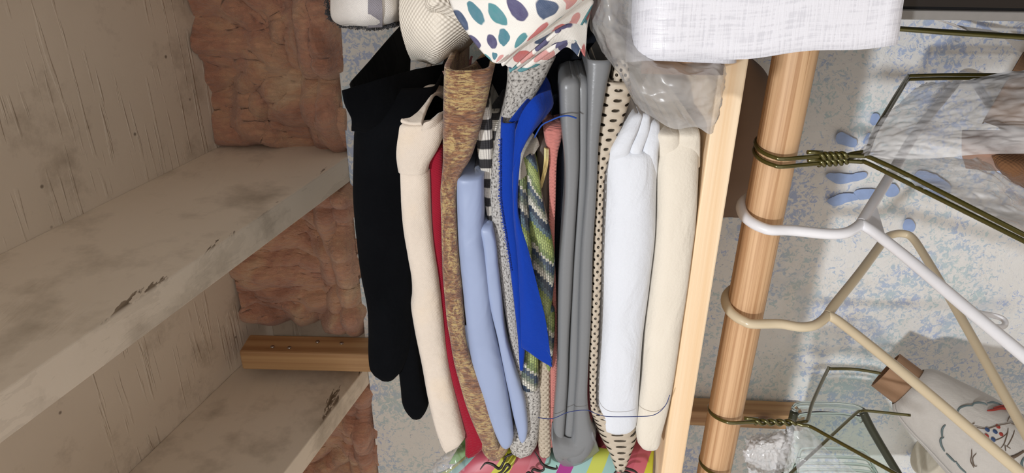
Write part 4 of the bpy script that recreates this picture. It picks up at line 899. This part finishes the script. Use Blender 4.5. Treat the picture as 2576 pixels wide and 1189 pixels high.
pw = tag(sheet('plastic_wrap', [
    [[(2150, 400, .585), (2200, 320, .60), (2260, 255, .63), (2330, 205, .66)], [(2190, 392, .57), (2240, 330, .59), (2310, 265, .61), (2400, 205, .64)], [(2250, 400, .565), (2310, 340, .575), (2380, 275, .60), (2470, 190, .64)], [(2350, 398, .56), (2400, 345, .565), (2470, 280, .59), (2550, 178, .635)], [(2470, 388, .555), (2510, 345, .56), (2570, 290, .58), (2650, 165, .63)], [(2680, 385, .55), (2680, 345, .555), (2700, 290, .58), (2760, 165, .63)]],
    [[(2190, 398, .58), (2200, 380, .585), (2215, 372, .595)], [(2240, 430, .555), (2300, 420, .565), (2320, 385, .59)], [(2330, 480, .535), (2420, 450, .55), (2440, 395, .59)], [(2450, 545, .51), (2510, 500, .54), (2470, 400, .60)], [(2600, 610, .485), (2600, 560, .52), (2540, 450, .60)], [(2760, 690, .46), (2760, 640, .50), (2700, 500, .60)]]],
    M['film'], None, wr=.0035, ws=34, th=0, nu=110, nv=90, crumple=.5, an=(1, .8, .3)), 'crinkled clear plastic wrap draped over the pair of olive wire hangers', 'plastic wrap')
tag(sheet('plastic_wrap_scrap', [
    [[(1880, 1110, .60), (1900, 1090, .60), (1940, 1085, .60), (1985, 1078, .595)], [(1870, 1140, .59), (1905, 1120, .58), (1950, 1110, .58), (2000, 1095, .59)], [(1880, 1180, .59), (1915, 1150, .58), (1955, 1140, .58), (2000, 1130, .59)], [(1900, 1230, .59), (1930, 1200, .58), (1960, 1190, .58), (1990, 1190, .59)]]], M['film'], None, wr=.004, ws=60, th=0, nu=60, nv=60, crumple=.6, an=(1, 1, .8)), 'crumpled clear plastic scrap hanging beside the glass dish', 'plastic wrap')
tag(sheet('clear_streaky_film', [
    [[(1975, 1060, .592), (2000, 1066, .59), (2030, 1072, .592)], [(1985, 1110, .585), (2020, 1110, .58), (2070, 1120, .585)], [(2000, 1160, .58), (2050, 1160, .575), (2130, 1170, .58)], [(2010, 1215, .58), (2090, 1215, .57), (2200, 1215, .58)]]], M['thinfilm'], None, wr=.003, ws=40, th=0, nu=50, nv=40, crumple=.5), 'thin clear film stretched down from the left wire hanger over the glass dish', 'plastic film')

# glass dish
YG = .76
gd = empty('glass_dish', P(2100, 1100, YG), 'rectangular clear glass dish with thick green edges behind the far left wire hanger', 'dish')
rim = [(1998, 1030, YG), (2006, 1021, YG), (2030, 1018, YG+.002), (2100, 1019, YG+.004), (2150, 1024, YG+.002), (2170, 1034, YG)]
side = [(1944, 1240, YG-.02), (1960, 1189, YG-.015), (1985, 1090, YG-.005), (1998, 1035, YG)]
side2 = [(2170, 1034, YG), (2196, 1085, YG-.005), (2258, 1189, YG-.015), (2300, 1255, YG-.02)]
def rib(pts, wv, y0): return smoothpath([P(*q) for q in pts], 30)
for pts, r_ in ((side, .0055), (side2, .0055)): tube('side_edge', [rib(pts, 0, 0)], r_, M['greenglass'], gd, 14)
tube('rim', [rib(rim, 0, 0)], .0050, M['glass'], gd, 14)
tube('rim', [rib([(2010, 1050, YG), (2018, 1044, YG), (2060, 1041, YG), (2120, 1042, YG), (2150, 1048, YG), (2166, 1060, YG)], 0, 0)], .0024, M['glass'], gd, 10)
mesh_pts = [[(1990, 1045, YG+.012), (2060, 1035, YG+.014), (2165, 1045, YG+.012)], [(1975, 1110, YG+.01), (2080, 1105, YG+.014), (2205, 1115, YG+.01)], [(1955, 1240, YG), (2110, 1240, YG+.005), (2290, 1250, YG)]]
V, Fc, UV = [], [], []; addgrid(V, Fc, UV, grid([[P(*q) for q in r] for r in mesh_pts], 30, 30)); mesh('base', V, Fc, M['glass'], gd, UV, solid=.004, offset=0)
for y in (1128, 1150, 1166, 1182):
    k = (y-1128)*.35
    tube('rib', [smoothpath([P(2006-k, y+60, YG), P(2012-k, y+10, YG), P(2030-k, y, YG), P(2100, y-1, YG), P(2160+k, y+3, YG), P(2182+k, y+16, YG), P(2205+k, y+60, YG)], 40)], .0022, M['glass'], gd, 10)

# black case on the right and white cloth behind it
bc = empty('black_case', Vector((.02, .55, H-.5)), 'glossy black case with chrome clasp at the right edge of the frame', 'case')
box('shell', (-.0775, .50, H-.95), (.14, .80, H-.196), M['blackcase'], bc, .004)
box('seam', (-.0815, .496, H-.95), (-.0755, .502, H-.194), M['greyplastic'], bc, .001)
tube('clasp', [smoothpath([P(2095, -20, .498), P(2110, 2, .494), P(2135, 6, .492), P(2150, 9, .492), P(2162, 9, .494)], 24)], .0022, M['chrome'], bc, 10)
tag(sheet('white_cloth', [[[(2340, 48, .84), (2420, 66, .84), (2520, 80, .84), (2640, 92, .84)], [(2400, 62, .83), (2460, 88, .83), (2560, 92, .83), (2640, 98, .83)]],
    [[(2528, 98, .83), (2576, 104, .83), (2640, 110, .83)], [(2560, 128, .83), (2590, 140, .83), (2640, 150, .83)]]], M['gauze'], None, wr=.003, th=.001), 'white cloth behind the far right wire hanger beside the black case', 'cloth')
